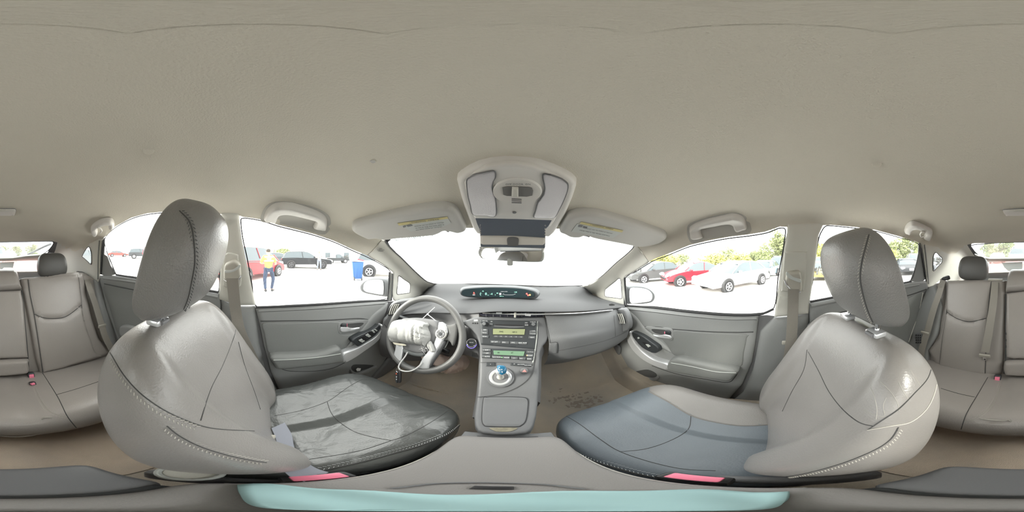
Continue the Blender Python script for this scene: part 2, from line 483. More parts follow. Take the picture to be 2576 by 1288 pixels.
cap = patch('cap', [(0, 16), (2576, 16), (2576, 8), (0, 8)], H(), M['liner'], step=40, corners=True, thick=0)
bpy.data.objects.remove(cap)
# the crown of the headliner straight overhead
v = []; f = []
for i in range(33):
    for j in range(33):
        x, y = (i/16-1)*.03, (j/16-1)*.03; v.append((x, y, zc(y)-.16*x*x-.0005))
for i in range(32):
    for j in range(32): f.append((i*33+j, i*33+j+1, (i+1)*33+j+1, (i+1)*33+j))
crown = mesh('headliner_crown', v, f, M['liner'], ceil)
def trim(i, pts, holes=(), m='lightplastic', inset=-.003, step=9, thick=.004, h=.0, w=.012, name=None, corners=False):
    o = patch(name or 'trim_%d' % i, pts, H(inset), M[m], step=step, holes=holes, thick=thick, h=h, w=w, curve=4, corners=corners)
    return struct(o)
# A pillars with their small fixed windows
Q1 = [(1003,694),(1016,703),(1030,713),(1032,722),(1031,734),(1028,737),(1012,739),(1000,740),(999,730),(1001,710)]
ta = trim(1, [(924,642),(935,632),(945,621),(953,611),(960,604),(968,606),(976,617),(990,631),(1010,649),(1025,664),(1040,679),(1055,694),(1068,704),(1082,711),(1096,715),
 (1082,724),(1072,735),(1062,745),(1045,750),(1010,756),(992,756),(987,740),(988,715),(989,690),(985,682),(960,664)], [Q1], step=7, h=.006)
Q2 = [(1548,708),(1556,701),(1561,703),(1563,720),(1564,745),(1562,751),(1545,749),(1524,746),(1521,740),(1522,730),(1528,724)]
tb = trim(2, [(1632,659),(1622,644),(1612,630),(1603,617),(1596,618),(1590,626),(1572,643),(1550,661),(1530,680),(1512,696),(1495,710),(1480,717),(1464,720),
 (1476,728),(1488,741),(1505,750),(1530,758),(1560,766),(1570,766),(1572,740),(1571,715),(1571,698),(1600,680)], [Q2], step=7, h=.006)
seamline('pillar_joint', [(924,642),(935,632),(945,621),(953,611),(960,604)], H(.001), .0009, M['seam'], ta, step=6)
seamline('pillar_joint', [(1632,659),(1622,644),(1612,630),(1603,617)], H(.001), .0009, M['seam'], tb, step=6)
for nm, q, par in (('window_1', Q1, ta), ('window_2', Q2, tb)):
    o = struct(patch(nm, q, H(-.008), M['glass'], thick=0, step=8, curve=3))
    seamline('window_seal', q, H(.0), .0022, M['blackrub'], o, step=6, closed=True)
# windshield
WS = [(975,603),(1050,588),(1170,577),(1290,573),(1410,579),(1520,593),(1592,614),(1590,626),(1572,643),(1550,661),(1530,680),(1512,696),(1495,709),(1480,717),(1462,720),(1380,721),(1290,718),(1200,715),(1110,713),
      (1096,714),(1082,710),(1068,703),(1055,693),(1040,678),(1025,663),(1010,648),(990,630),(978,616),(972,607)]
ws = struct(patch('window_3', WS, H(-.012), M['wglass'], thick=0, step=16, curve=3))
seamline('windshield_seal', [(969,606),(978,617),(990,631),(1010,649),(1040,679),(1068,704),(1082,711),(1108,715),(1200,714.5),(1290,717.5),(1380,720.5),(1465,719)], H(-.002), .004, M['blackrub'], ws, step=8)
seamline('windshield_seal', [(1480,717),(1512,696),(1550,661),(1572,643),(1590,626),(1594,617)], H(-.002), .002, M['blackrub'], ws, step=8)
patch('corner_frit', [(962,604),(976,600),(984,603),(976,609),(982,620),(996,634),(992,635),(974,619)], H(-.008), M['blackrub'], ws, thick=.001, step=5, corners=True)
patch('corner_frit', [(1602,617),(1590,614),(1594,620),(1586,630),(1592,627)], H(-.008), M['blackrub'], ws, thick=.001, step=5, corners=True)
# B pillars: upper pale cover, lower grey cover
bl = trim(3, [(556,532),(575,532),(603,534),(603,560),(608,600),(618,650),(630,700),(643,767),(600,768),(549,752),(553,700),(556,600)], h=.012, w=.03, inset=-.004, corners=True, step=8)
br = trim(4, [(1980,562),(2030,560),(2074,558),(2060,590),(2054,640),(2046,700),(2037,760),(2034,789),(1985,794),(1948,797),(1954,750),(1962,690),(1972,620),(1980,585)], h=.012, w=.03, inset=-.004, corners=True, step=8)
patch('height_adjuster', [(1978,634),(2026,634),(2029,640),(2024,720),(2014,733),(1968,733),(1966,728),(1973,645)], H(.011), M['lightplastic'], br, h=.004, w=.006, thick=.002, step=6)
patch('height_adjuster', [(566,640),(596,640),(600,652),(606,718),(566,722),(562,700)], H(.011), M['lightplastic'], bl, h=.004, w=.006, thick=.002, step=6)
patch('airbag_tab', [(1960,746),(1985,746),(1983,792),(1952,794),(1951,790)], H(.0115), M['lightplastic'], br, h=.002, w=.003, thick=.001, step=6, corners=True)
lo1 = trim(5, [(556,752),(600,768),(643,768),(652,860),(668,930),(700,980),(735,1000),(700,1040),(640,1040),(600,960),(560,860)], m='door', h=.02, w=.05, inset=-.012, corners=True, step=14)
lo2 = trim(6, [(1948,797),(1985,794),(2034,789),(2036,820),(2040,900),(2040,1010),(1900,1050),(1840,1010),(1870,985),(1893,930),(1904,870),(1912,830)], m='door', h=.02, w=.05, inset=-.012, corners=True, step=14)
# side window glass and the door frames around it
WL = [(606,556),(612,549),(628,550),(660,556),(700,569),(740,579),(790,592),(840,609),(890,632),(924,647),(960,666),(982,684),(980,715),(975,750),(900,757),(800,764),(720,768),(646,771),(634,715),(622,650),(611,600)]
WR = [(1574,699),(1600,683),(1632,663),(1647,655),(1684,641),(1734,621),(1784,609),(1833,600),(1883,594),(1925,587),(1945,580),(1962,574),(1975,577),(1974,600),(1966,650),(1957,700),(1947,774),(1908,788),(1833,789),(1734,781),(1647,771),(1576,766),(1573,735)]
RL = [(264,600),(290,573),(330,551),(370,540),(420,535),(480,535),(520,537),(548,541),(553,560),(552,640),(550,733),(520,727),(450,715),(375,702),(330,695),(292,689),(280,660),(268,630)]
RR = [(2076,570),(2090,568),(2150,574),(2200,581),(2260,597),(2309,613),(2310,640),(2303,670),(2291,705),(2245,714),(2140,736),(2038,757),(2044,711),(2051,649),(2060,599),(2068,580)]
wn = {}
for nm, q in (('window_4', WL), ('window_5', WR), ('window_6', RL), ('window_7', RR)):
    o = struct(patch(nm, q, H(-.012), M['glass'], thick=0, step=16, curve=1, corners=True)); wn[nm] = o
    seamline('window_seal', q, H(-.004), .0026, M['blackrub'], o, step=10, closed=True)
def strip(pts, m, par, r=.006, inset=0): return seamline('frame_strip', pts, H(inset), r, M[m], par, step=8)
# upright between door glass and small window, left and right
d1f = trim(7, [(979,684),(989,689),(989,715),(988,740),(986,757),(974,758),(977,730)], m='blackrub', inset=-.002, corners=True, step=5, name='trim_7')
for k in (0, 1, 2): strip([(981.5+k*2.6,687),(981+k*2.6,715),(977.5+k*2.7,756)], 'lightplastic' if k == 1 else 'door', d1f, .0024, .002)
d2f = trim(8, [(1573,698),(1562,700),(1562,720),(1565,745),(1567,768),(1577,769),(1575,735)], m='blackrub', inset=-.002, corners=True, step=5)
for k in (0, 1): strip([(1565+k*4,702),(1567+k*4,730),(1570+k*4,766)], 'door', d2f, .0028, .002)
# rear door quarter blanks and frames
q1 = trim(9, [(264,597),(262,640),(270,645),(278,668),(292,690),(270,696),(252,690),(250,650),(253,610)], m='door', corners=True, step=7)
q2 = trim(10, [(2311,611),(2322,616),(2326,640),(2332,700),(2320,708),(2290,708),(2303,672),(2310,640)], m='door', corners=True, step=7)
for k in range(3): strip([(262-k*6,600+k*3),(257-k*5,640),(254-k*4,690+k*6)], ('blackrub', 'lightplastic', 'door')[k], q1, .0045, .004)
for k in range(3): strip([(2314+k*6,612+k*2),(2320+k*5,650),(2330+k*3,708+k*3)], ('blackrub', 'lightplastic', 'door')[k], q2, .0045, .004)
strip([(292,690),(280,662),(268,632)], 'blackrub', q1, .003, .003); strip([(2290,707),(2303,672),(2310,642)], 'blackrub', q2, .003, .003)
# C pillars with quarter windows
Q3 = [(207,645),(212,634),(219,624),(224,622),(229,634),(230,650),(229,665),(221,658),(212,650)]
Q4 = [(2348,646),(2351,638),(2356,636),(2363,643),(2370,650),(2369,660),(2362,668),(2352,679),(2348,681),(2347,665)]
c1 = trim(11, [(266,586),(246,592),(226,602),(208,616),(190,624),(176,620),(162,610),(147,602),(141,618),(136,634),(120,660),(95,688),(95,705),(190,708),(205,690),(240,716),(252,690),(251,650),(255,612)], [Q3], step=7, h=.004, w=.01, inset=-.004)
c2 = trim(12, [(2308,600),(2323,604),(2348,610),(2366,622),(2388,628),(2400,626),(2412,616),(2428,606),(2438,622),(2452,642),(2470,660),(2484,690),(2484,712),(2400,716),(2375,700),(2336,724),(2330,690),(2324,640)], [Q4], step=7, h=.004, w=.01, inset=-.004)
for nm, q, par in (('window_8', Q3, c1), ('window_9', Q4, c2)):
    o = struct(patch(nm, q, H(-.008), M['glass'], thick=0, step=6, curve=3)); seamline('window_seal', q, H(0), .003, M['blackrub'], o, step=5, closed=True)
# tailgate: sloping glass, cross bar, upright lower glass, trim
def wrap(pts): return [(x-2576 if x > 1288 else x, y) for x, y in pts]
G1 = wrap([(2441,619),(2460,640),(2473,646),(2490,649),(2540,649),(2576,648),(33,647),(66,641),(101,638),(119,632),(134,613),(128,607),(64,608),(0,609),(2480,614)])
G1 = [(-135,619),(-116,640),(-103,646),(-86,649),(-36,649),(0,648),(33,647),(66,643),(101,640),(119,632),(134,613),(128,607),(64,608),(0,609),(-50,610),(-96,613)]
g1 = struct(patch('window_10', G1, H(-.01), M['rglass'], thick=0, step=10, curve=1, corners=True))
seamline('window_seal', G1, H(-.002), .005, M['blackrub'], g1, step=8, closed=True)
tailm = lambda x, y: D(x, y)*(-1.93/D(x, y).y) if False else hull(x, y, .03)
tg = trim(13, [(130,605),(148,604),(156,614),(157,622),(148,636),(124,652),(116,642),(124,628),(134,613)], m='seat_skirt', corners=True, step=4, inset=-.001)
trim(14, [(-128,608),(-144,606),(-160,614),(-156,624),(-140,640),(-120,652),(-112,644),(-124,632),(-134,618)], m='seat_skirt', corners=True, step=4, inset=-.001)
bar = patch('trim_20', [(-124,640),(-103,647),(-86,650),(0,649),(33,648),(66,643),(108,640),(118,640),(112,652),(95,654),(0,656),(-40,657),(-90,659),(-112,655)], H(.02), M['lightplastic'], h=.012, w=.015, thick=.01, step=8, corners=True); struct(bar)
lg = patch('window_11', [(-94,662),(-86,659),(-40,657),(0,656.5),(60,655.5),(110,654),(108,682),(50,683),(0,682.5),(-40,684),(-88,687),(-96,680)], plane((0, -1.93, 0), (0, 1, .05)), M['pglass'], thick=0, step=8, corners=True)
struct(lg)
lgm = plane((0, -1.925, 0), (0, 1, .05))
for k in range(5): seamline('defogger_line', [(-92+k,661+k*4.6),(-40,659.5+k*4.6),(0,659+k*4.7),(60,658.5+k*4.6),(104,657.5+k*4.6)], lgm, .0007, M['bag'], lg, step=30)
patch('licence_sticker', [(0,660),(36,659),(32,676),(20,679),(0,680)], lgm, M['label'], lg, thick=.0005, corners=True, step=10)
patch('licence_sticker', [(-56,661),(-4,659),(-4,680),(-40,682),(-50,672)], lgm, M['label'], lg, thick=.0005, corners=True, step=10)
seamline('lower_rim', [(-96,687),(-40,685),(0,684),(60,684),(104,683)], lgm, .006, M['lightplastic'], lg, step=20)
tail = trim(15, [(-110,660),(-97,662),(-99,684),(-88,688),(-40,685),(0,684),(60,684),(112,683),(112,654),(124,650),(130,700),(120,760),(-120,760),(-128,700),(-120,655)], m='door', corners=True, step=14, inset=.02, name='trim_15')
# rear wiper outside
wp = tube('rear_wiper', [H(-.03)(70, 640), H(-.03)(92, 630), H(-.03)(112, 620), H(-.03)(128, 614)], .012, M['black'], n=6)
tag(wp, 'dark wiper blade across the corner of the sloping rear glass', 'wiper')
# floor: carpet with toe board, side sills
def floorz(x, y):
    z = -.985
    if y > .82: z += (y-.82)*1.15
    z += .10*math.exp(-(x/.13)**2)
    if abs(x) > .60: z += min(.10, (abs(x)-.60)*1.6)
    return z+.004*math.sin(x*19+y*11)*math.sin(y*17)
def gridsurf(name, x0, x1, y0, y1, fn, m, st=.03, parent=None):
    nx = int((x1-x0)/st)+1; ny = int((y1-y0)/st)+1; v = []; f = []
    for i in range(nx+1):
        for j in range(ny+1):
            x = x0+(x1-x0)*i/nx; y = y0+(y1-y0)*j/ny; v.append((x, y, fn(x, y)))
    for i in range(nx):
        for j in range(ny): f.append((i*(ny+1)+j, (i+1)*(ny+1)+j, (i+1)*(ny+1)+j+1, i*(ny+1)+j+1))
    return mesh(name, v, f, m, parent)
fl = struct(gridsurf('floor', -.72, .72, -1.05, 1.30, floorz, M['carpetf']))
# rear footwell carpet is sandier
rc = gridsurf('rear_carpet', -.66, .66, -.95, -.16, lambda x, y: floorz(x, y)+.006, M['carpet'], parent=fl)
hp = patch('hump', [(0,0)]*0 or [(2300,1170),(2330,1172),(2360,1176),(2390,1150),(2372,1146)], onZ and (lambda x, y: onZ(x, y, -.90)), M['dash2'], thick=.02, h=.01, step=8)
bpy.data.objects.remove(hp)
# carpet litter
rng = random.Random(3)
bx = []
for i in range(60):
    px, py = (rng.gauss(1080, 22), rng.gauss(958, 9)) if i % 3 else (rng.uniform(1040, 1180), rng.uniform(935, 1010))
    p = onZ(px, py, -.972)
    if p.y > .8: p = onY(px, py, .80); p.z = floorz(p.x, p.y)+.005
    L = rng.uniform(.004, .018)
    bx.append(Matrix.Translation(p) @ Euler((rng.uniform(-.3, .3), rng.uniform(-.3, .3), rng.uniform(0, 3))).to_matrix().to_4x4() @ Matrix.Diagonal((L, .0016, .0012, 1)))
lit = join_boxes('straw_litter', bx, mat('straw', (.5, .42, .3), .8)); tag(lit, 'bits of pale straw scattered on the driver footwell carpet', 'litter', kind='stuff')
bx = []
for i in range(70):
    px, py = rng.gauss(1450, 34), rng.gauss(1004, 9); p = onZ(px, py, -.972); p.z = floorz(p.x, p.y)+.001; L = rng.uniform(.006, .030)
    bx.append(Matrix.Translation(p) @ Euler((0, 0, rng.uniform(0, 3))).to_matrix().to_4x4() @ Matrix.Diagonal((L, L*rng.uniform(.3, .8), .0012, 1)))
stn = join_boxes('carpet_stain', bx, mat('stain', (.30, .26, .22), .95), fl); stn['kind'] = 'stuff'
# ------------------------------------------------------------------ doors (inner faces)
def door_base(n, pts, inset=.0): return struct(patch('door_%d' % n, pts, H(inset), M['door'], step=14, corners=True, thick=.01, h=.012, w=.03))
d1 = door_base(1, [(642,774),(720,771),(800,767),(900,760),(974,757),(968,790),(962,812),(964,850),(972,900),(955,925),(930,953),(860,975),(790,990),(730,1000),(705,985),(682,935),(664,870),(652,810)])
d2 = door_base(2, [(1568,768),(1647,775),(1734,785),(1833,793),(1908,793),(1902,850),(1892,910),(1868,965),(1830,1008),(1780,1000),(1700,985),(1620,975),(1580,948),(1545,925),(1535,890),(1560,865),(1583,826),(1580,800)])
d3 = door_base(3, [(250,693),(292,694),(375,706),(450,719),(552,738),(560,860),(560,940),(300,940),(300,860),(270,780)])
d4 = door_base(4, [(2036,762),(2140,741),(2245,719),(2290,710),(2330,706),(2336,740),(2322,800),(2310,850),(2290,900),(2040,900)])
# weather strips below the glass
for d, q in ((d1, [(643,773),(720,770),(800,766),(900,759),(975,755)]), (d2, [(1572,768),(1647,774),(1734,784),(1833,792),(1908,791),(1946,777)]), (d3, [(292,691),(375,704),(450,717),(549,735)]), (d4, [(2038,759),(2140,739),(2245,717),(2292,708)])):
    seamline('sill_strip', q, H(.008), .006, M['blackrub'], d, step=14)
h12 = H(.010); h30 = H(.032)
for d, q in ((d1, [(650,781),(720,778),(800,774),(900,767),(966,762)]), (d2, [(1574,776),(1647,783),(1734,793),(1833,801),(1904,800)]), (d3, [(262,700),(330,708),(450,727),(549,746)]), (d4, [(2040,769),(2140,749),(2245,728),(2310,716)])):
    seamline('door_cap', q, H(.004), .013, M['door'], d, step=14)  # rounded strip added to give the door top its highlight
# front doors: insert panel, padded armrest, silver sweep, switch pack, handle cup, pull, pocket
def fdoor(d, s, insert, groove, pad, padtop, sweep, switchp, cup, cupdark, pull, lock, pocket, pocketlip, wedge):
    patch('insert_panel', insert, h12, M['door2'], d, h=.006, w=.008, thick=.004, step=12, bulge=0)
    seamline('panel_groove', groove, H(.013), .003, M['seam'], d, step=14)
    patch('upper_wedge', wedge, h12, M['door'], d, h=.012, w=.02, thick=.004, step=10)
    patch('armrest_pad', pad, h30, M['door2'], d, h=.028, w=.02, thick=.04, step=9)
    patch('silver_sweep', sweep, H(.036), M['silver'], d, h=.018, w=.008, thick=.03, step=6)
    patch('handle_cup', cup, H(.013), M['lightplastic'] if False else M['door'], d, h=.005, w=.004, thick=.003, step=6)
    patch('cup_recess', cupdark, H(.0195), M['seam'], d, h=0, thick=.001, step=6)
    patch('door_handle', pull, H(.021), M['silver'], d, h=.006, w=.004, thick=.002, step=4)
    l = patch('lock_tab', lock, H(.021), M['radio'], d, h=.004, w=.003, thick=.002, step=4)
    patch('door_pocket', pocket, H(.014), M['seam'], d, thick=.001, step=8)
    patch('pocket_lip', pocketlip, H(.016), M['door'], d, h=.008, w=.006, thick=.003, step=7)
    return patch('switch_pack', switchp, H(.045), M['radio'], d, h=.008, w=.006, thick=.03, step=5)
sp1 = fdoor(d1, -1,
 [(662,812),(720,811),(850,808),(853,836),(876,842),(900,836),(880,860),(860,880),(800,884),(740,886),(680,888),(670,870),(664,840)],
 [(655,808),(720,807),(800,806),(845,804),(900,801),(925,804)],
 [(680,892),(740,888),(800,884),(848,870),(858,888),(860,905),(820,914),(760,920),(700,925),(688,915)], None,
 [(858,888),(890,874),(920,858),(940,845),(952,830),(955,817),(959,815),(963,828),(957,843),(940,862),(912,882),(885,900),(860,910)],
 [(886,853),(905,842),(930,832),(945,822),(952,816),(956,822),(952,832),(940,845),(920,858),(902,870),(895,868),(886,860)],
 [(851,812),(880,808),(925,804),(915,822),(898,834),(870,838),(852,838)],
 [(858,816),(880,814),(914,812),(905,822),(886,824),(872,821),(858,822)],
 [(858,823),(872,822),(882,826),(903,823),(900,828),(880,833),(858,834)],
 [(860,814),(872,814),(872,823),(860,823)],
 [(884,925),(890,918),(910,917),(930,918),(940,920),(922,928),(900,935),(888,932)],
 [(882,930),(896,937),(920,931),(944,920),(946,926),(924,938),(900,944),(884,940)],
 [(975,760),(960,772),(940,788),(925,804),(905,830),(880,860),(862,884),(900,860),(945,825),(962,812),(968,790)])
sp2 = fdoor(d2, 1,
 [(1694,830),(1760,834),(1877,840),(1879,850),(1872,885),(1862,923),(1800,912),(1740,903),(1696,892),(1680,870),(1665,850),(1690,856)],
 [(1622,822),(1660,823),(1694,828),(1780,834),(1850,836),(1895,835)],
 [(1687,905),(1710,897),(1760,906),(1810,915),(1860,926),(1852,942),(1838,954),(1800,950),(1740,940),(1686,928)], None,
 [(1588,832),(1594,848),(1605,866),(1625,886),(1650,902),(1685,914),(1684,928),(1650,918),(1620,902),(1598,882),(1584,860),(1581,845)],
 [(1592,834),(1604,838),(1620,846),(1640,860),(1656,872),(1658,882),(1650,888),(1635,884),(1615,872),(1600,856),(1592,844)],
 [(1622,822),(1660,823),(1693,828),(1692,856),(1665,853),(1645,842)],
 [(1640,828),(1670,830),(1686,834),(1686,840),(1670,842),(1655,840),(1645,836)],
 [(1643,841),(1658,844),(1674,841),(1688,845),(1688,852),(1665,850),(1648,846)],
 [(1674,831),(1686,833),(1686,842),(1674,840)],
 [(1597,936),(1610,932),(1630,930),(1648,938),(1652,946),(1640,950),(1620,946),(1605,940)],
 [(1592,934),(1608,942),(1625,950),(1642,953),(1655,946),(1658,952),(1642,960),(1618,956),(1598,944)],
 [(1570,772),(1586,783),(1605,800),(1622,822),(1645,842),(1680,872),(1692,888),(1660,872),(1620,845),(1592,832),(1582,810)])
# window switches
def sw(par, quads, m, inset, h=.003):
    for q in quads: patch('switch', q, H(inset), M[m], par, h=h, w=.002, thick=.002, step=3, corners=True)
sw(sp1, [[(898,853),(915,845),(926,855),(908,864)], [(917,841),(931,833),(942,842),(927,851)]], 'black', .0535, .001)
sw(sp1, [[(902,856),(910,852),(914,856),(906,860)], [(908,860),(916,856),(918,858),(911,862)], [(919,843),(926,839),(930,843),(923,847)], [(925,847),(931,843),(934,846),(928,849)], [(935,832),(939,830),(944,836),(940,838)], [(941,829),(945,828),(950,832),(947,834)]], 'label', .056, .002)
sw(sp2, [[(1615,860),(1622,861),(1640,869),(1634,875),(1622,868)]], 'black', .0535, .001)
sw(sp2, [[(1624,866),(1630,866),(1637,871),(1631,874)], [(1603,849),(1606,848),(1609,851),(1605,853)]], 'label', .056, .002)
rtab = patch('red_mark', [(873,814),(874,814),(874,822),(873,822)], H(.0255), M['pink'], d1, thick=.001, step=3, corners=True)
patch('red_mark', [(1671,834),(1673,834),(1673,840),(1671,840)], H(.0255), M['pink'], d2, thick=.001, step=3, corners=True)
# speaker arcs and the door's lower moulding edge
seamline('lower_groove', [(690,915),(720,932),(780,934),(830,928),(862,915),(900,893)], H(.013), .002, M['seam'], d1, step=12)
seamline('lower_groove', [(1862,926),(1848,950),(1830,962),(1780,955),(1700,940),(1640,920)], H(.013), .002, M['seam'], d2, step=12)
seamline('armrest_piping', [(688,906),(740,904),(800,899),(857,890)], H(.062), .0022, M['label'], d1, step=14)
seamline('armrest_piping', [(1688,913),(1740,922),(1800,935),(1852,938)], H(.062), .0022, M['label'], d2, step=14)
# rear doors
patch('insert_panel', [(262,716),(330,732),(450,765),(540,790),(540,900),(330,900),(300,850),(275,770)], H(.012), M['door2'], d3, h=.006, w=.01, thick=.004, step=12)
seamline('panel_groove', [(262,714),(330,728),(450,752),(540,775)], H(.018), .003, M['seam'], d3, step=12)
patch('insert_panel', [(2322,736),(2280,752),(2250,765),(2050,800),(2050,880),(2260,880),(2290,850),(2310,800)], H(.012), M['door2'], d4, h=.006, w=.01, thick=.004, step=12)
seamline('panel_groove', [(2330,728),(2290,742),(2240,756),(2150,778),(2060,800)], H(.018), .003, M['seam'], d4, step=12)
seamline('panel_edge', [(2322,736),(2310,790),(2296,830),(2286,860)], H(.018), .003, M['lightplastic'], d4, step=12)
patch('pull_cup', [(305,820),(325,818),(345,828),(340,850),(320,852),(303,840)], H(.03), M['door'], d3, h=.015, w=.015, thick=.01, step=6)
# paper scrap in the driver's door pocket
pp = patch('paper_scrap', [(896,929),(900,926),(908,927),(906,933),(898,934)], H(.026), M['white'], thick=.001, h=.001, w=.002, step=3, corners=True)
tag(pp, 'small white scrap lying in the driver door pocket', 'paper')
# sills between door and carpet
def sill(n, a):
    r = struct(tube('trim_%d' % n, a, .035, M['door'], n=10)); return r
sill(16, [(-.685, 1.15, -.80), (-.675, .8, -.93), (-.67, .5, -.95), (-.67, 0, -.95), (-.67, -.4, -.95)])
sill(17, [(.685, 1.15, -.80), (.675, .8, -.93), (.67, .5, -.95), (.67, 0, -.95), (.67, -.4, -.95)])
k1 = patch('trim_18', [(975,905),(1000,880),(1010,905),(990,925),(950,955),(930,958)], H(.02), M['dash2'], thick=.01, h=.01, w=.02, step=10); struct(k1)
k2 = patch('trim_19', [(1478,900),(1500,885),(1545,868),(1560,880),(1550,925),(1585,950),(1625,978),(1600,985),(1560,962),(1520,940),(1490,925)], H(.03), M['dash2'], thick=.01, h=.01, w=.03, step=10); struct(k2)
# body sides and firewall behind the trims (the car's sheet metal)
WB = [(-20,684),(60,684),(112,684),(150,700),(200,700),(250,694),(292,697),(375,710),(450,722),(552,742),(600,772),(646,775),(720,773),(800,769),(900,762),(990,758),(1060,748),(1085,722),(1110,718),(1200,717),(1290,720),(1380,723),(1465,723),
      (1480,735),(1510,752),(1570,770),(1647,777),(1734,787),(1833,795),(1930,793),(1990,800),(2036,764),(2140,744),(2245,722),(2330,716),(2400,708),(2470,694),(2500,690),(2560,684)]
wb = struct(patch('wall_body', [(x, y) for x, y in WB]+[(2560, 1010), (2300,1050), (2000,1062), (1600,1050), (1288, 1010), (1000,1050), (600,1062), (250,1050), (-20,1010)], H(-.012), M['dash2'], step=26, corners=True, thick=.01))
# ================================================================== dashboard
dash = empty('dashboard', label='wide grey dashboard with centre display, seen below the windshield', cat='dashboard')
rA = [(994,756),(1040,748),(1066,738),(1084,722),(1110,714),(1200,716),(1290,719),(1380,722),(1462,721),(1485,737),(1512,750),(1545,760),(1568,767)]
A = [hull(x, y, .004) for x, y in rA]
rB = [(985,768),(1020,758),(1052,748),(1080,738),(1112,730),(1200,722),(1290,722),(1380,728),(1452,735),(1492,744),(1522,756),(1550,765),(1571,770)]
rCp = [(972,796),(1000,792),(1030,788),(1062,786),(1100,784),(1178,786),(1240,781),(1310,781),(1380,782),(1455,781),(1510,778),(1545,775),(1572,772)]
rCr = [.95,.93,.90,.86,.80,.72,.665,.66,.67,.72,.82,.92,1.0]
Cc = [onR(x, y, r) for (x, y), r in zip(rCp, rCr)]
rBr = [(a.xy.length*.55+c.xy.length*.45) for a, c in zip(A, Cc)]
B = [onR(x, y, r) for (x, y), r in zip([(983,776),(1015,768),(1048,760),(1080,754),(1112,748),(1195,746),(1270,745),(1350,747),(1425,750),(1480,756),(1520,762),(1548,767),(1571,770)], rBr)]
A2 = [p+Vector((0, .03, -.01)) for p in A]
C2 = [p+Vector((0, .012, -.012)) for p in Cc]; C3 = [p+Vector((0, .05, -.016)) for p in Cc]
top = loft('dash_top', [A2, A, [a.lerp(b, .5)+Vector((0, 0, .006)) for a, b in zip(A, B)], B, [b.lerp(c, .55)+Vector((0, 0, .004)) for b, c in zip(B, Cc)], Cc, C2, C3], M['dash'], dash, 5, 5)
for xs in ([(1078,722),(1098,718),(1120,716),(1100,724),(1062,737)], [(1470,722),(1440,722),(1462,731),(1492,740),(1484,733)]):
    patch('defroster_corner', xs, lambda x, y: hull(x, y, .008), M['door'], dash, thick=.004, step=6, corners=True)
# instrument display pod
dpm = lambda x, y: onY(x, y, .93+.10*((x-1258)/96)**2*-.4)
pod = patch('display_pod', [(1158,738),(1163,728),(1180,724),(1230,721),(1290,722),(1330,727),(1348,733),(1354,743),(1347,751),(1320,752),(1250,750.5),(1190,748.5),(1166,745)], dpm, mat('pod plastic', (.06, .065, .07), .5), dash, h=.006, w=.006, thick=.05, step=5)
lens = patch('display_lens', [(1161,738),(1166,730),(1182,726.5),(1230,724),(1290,725),(1325,729),(1341,735),(1344,742),(1336,748),(1290,749),(1230,748),(1185,746),(1166,743)], lambda x, y: dpm(x, y)*.985, mat('display glass', (.02, .035, .04), .12), pod, thick=.002, step=5)
lm = lambda x, y: dpm(x, y)*.975
G = mat('green digits', (.35, .8, .62), .5, emit=.7); R_ = mat('red lamp', (.9, .12, .1), .5, emit=.8); O_ = mat('amber lamp', (1, .5, .15), .5, emit=.8)
ptext('digits', '0', 1222.5, 739.5, lm, 7.5, G, pod); ptext('digits', 'MPH', 1228, 742.6, lm, 1.7, G, pod); ptext('digits', '(', 1208.5, 739, lm, 8, G, pod)
ptext('digits', '+', 1211, 739, lm, 3, G, pod); ptext('digits', 'N', 1215, 732.5, lm, 3.4, G, pod); ptext('digits', '--E', 1236, 739.5, lm, 4.5, G, pod)
ptext('digits', '68', 1251, 737.5, lm, 3.4, G, pod); ptext('digits', 'F', 1246, 742, lm, 3, G, pod); ptext('digits', 'HYBRID SYSTEM', 1268, 733.6, lm, 2, M['print'], pod)
ptext('digits', '1:45', 1297, 735, lm, 3.4, G, pod); ptext('digits', '84071 mi', 1262, 745.2, lm, 2.2, G, pod)
patch('indicator', [(1256,737),(1261,737),(1261,742),(1256,742)], lm, M['print'], pod, thick=.0004, step=2, corners=True)
seamline('energy_bar', [(1264,741),(1267,739),(1270,741.5),(1290,741.5),(1297,739)], lm, .0006, M['print'], pod, step=4)
patch('indicator', [(1192,734),(1195,739),(1190,739)], lm, R_, pod, thick=.0004, step=2, corners=True)
patch('indicator', [(1189,741),(1195,741),(1195,742.6),(1189,742.6)], lm, M['white'], pod, thick=.0004, step=2, corners=True)
for x, y, mm in ((1325, 739, R_), (1328.5, 742.8, R_), (1333, 742, O_)): patch('warning_lamp', [(x-2,y),(x-1.4,y-1.6),(x,y-2),(x+1.4,y-1.6),(x+2,y),(x+1.4,y+1.6),(x,y+2),(x-1.4,y+1.6)], lm, mm, pod, thick=.0004, step=1.4)
# right face: upper glove box door, silver rail, lower glove box
r2 = [(1371,786),(1420,788),(1470,787),(1515,783),(1550,778),(1573,775)]
q1_ = [onR(x, y, r) for (x, y), r in zip(r2, [.675,.69,.75,.84,.95,1.0])]
q2_ = [onR(x, y, r) for (x, y), r in zip([(1374,810),(1422,810),(1473,806),(1520,800),(1557,793),(1580,788)], [.66,.67,.73,.82,.93,.985])]
q3_ = [onR(x, y, r) for (x, y), r in zip([(1381,868),(1428,862),(1478,854),(1522,844),(1558,833),(1584,824)], [.63,.64,.70,.79,.90,.97])]
q4_ = [onR(x, y, r) for (x, y), r in zip([(1376,905),(1424,902),(1474,894),(1520,880),(1553,864),(1578,846)], [.67,.68,.735,.81,.90,.965])]
q5_ = [onR(x, y, r) for (x, y), r in zip([(1368,917),(1420,912),(1474,898),(1518,884),(1550,868),(1574,850)], [.72,.74,.80,.88,.95,1.0])]
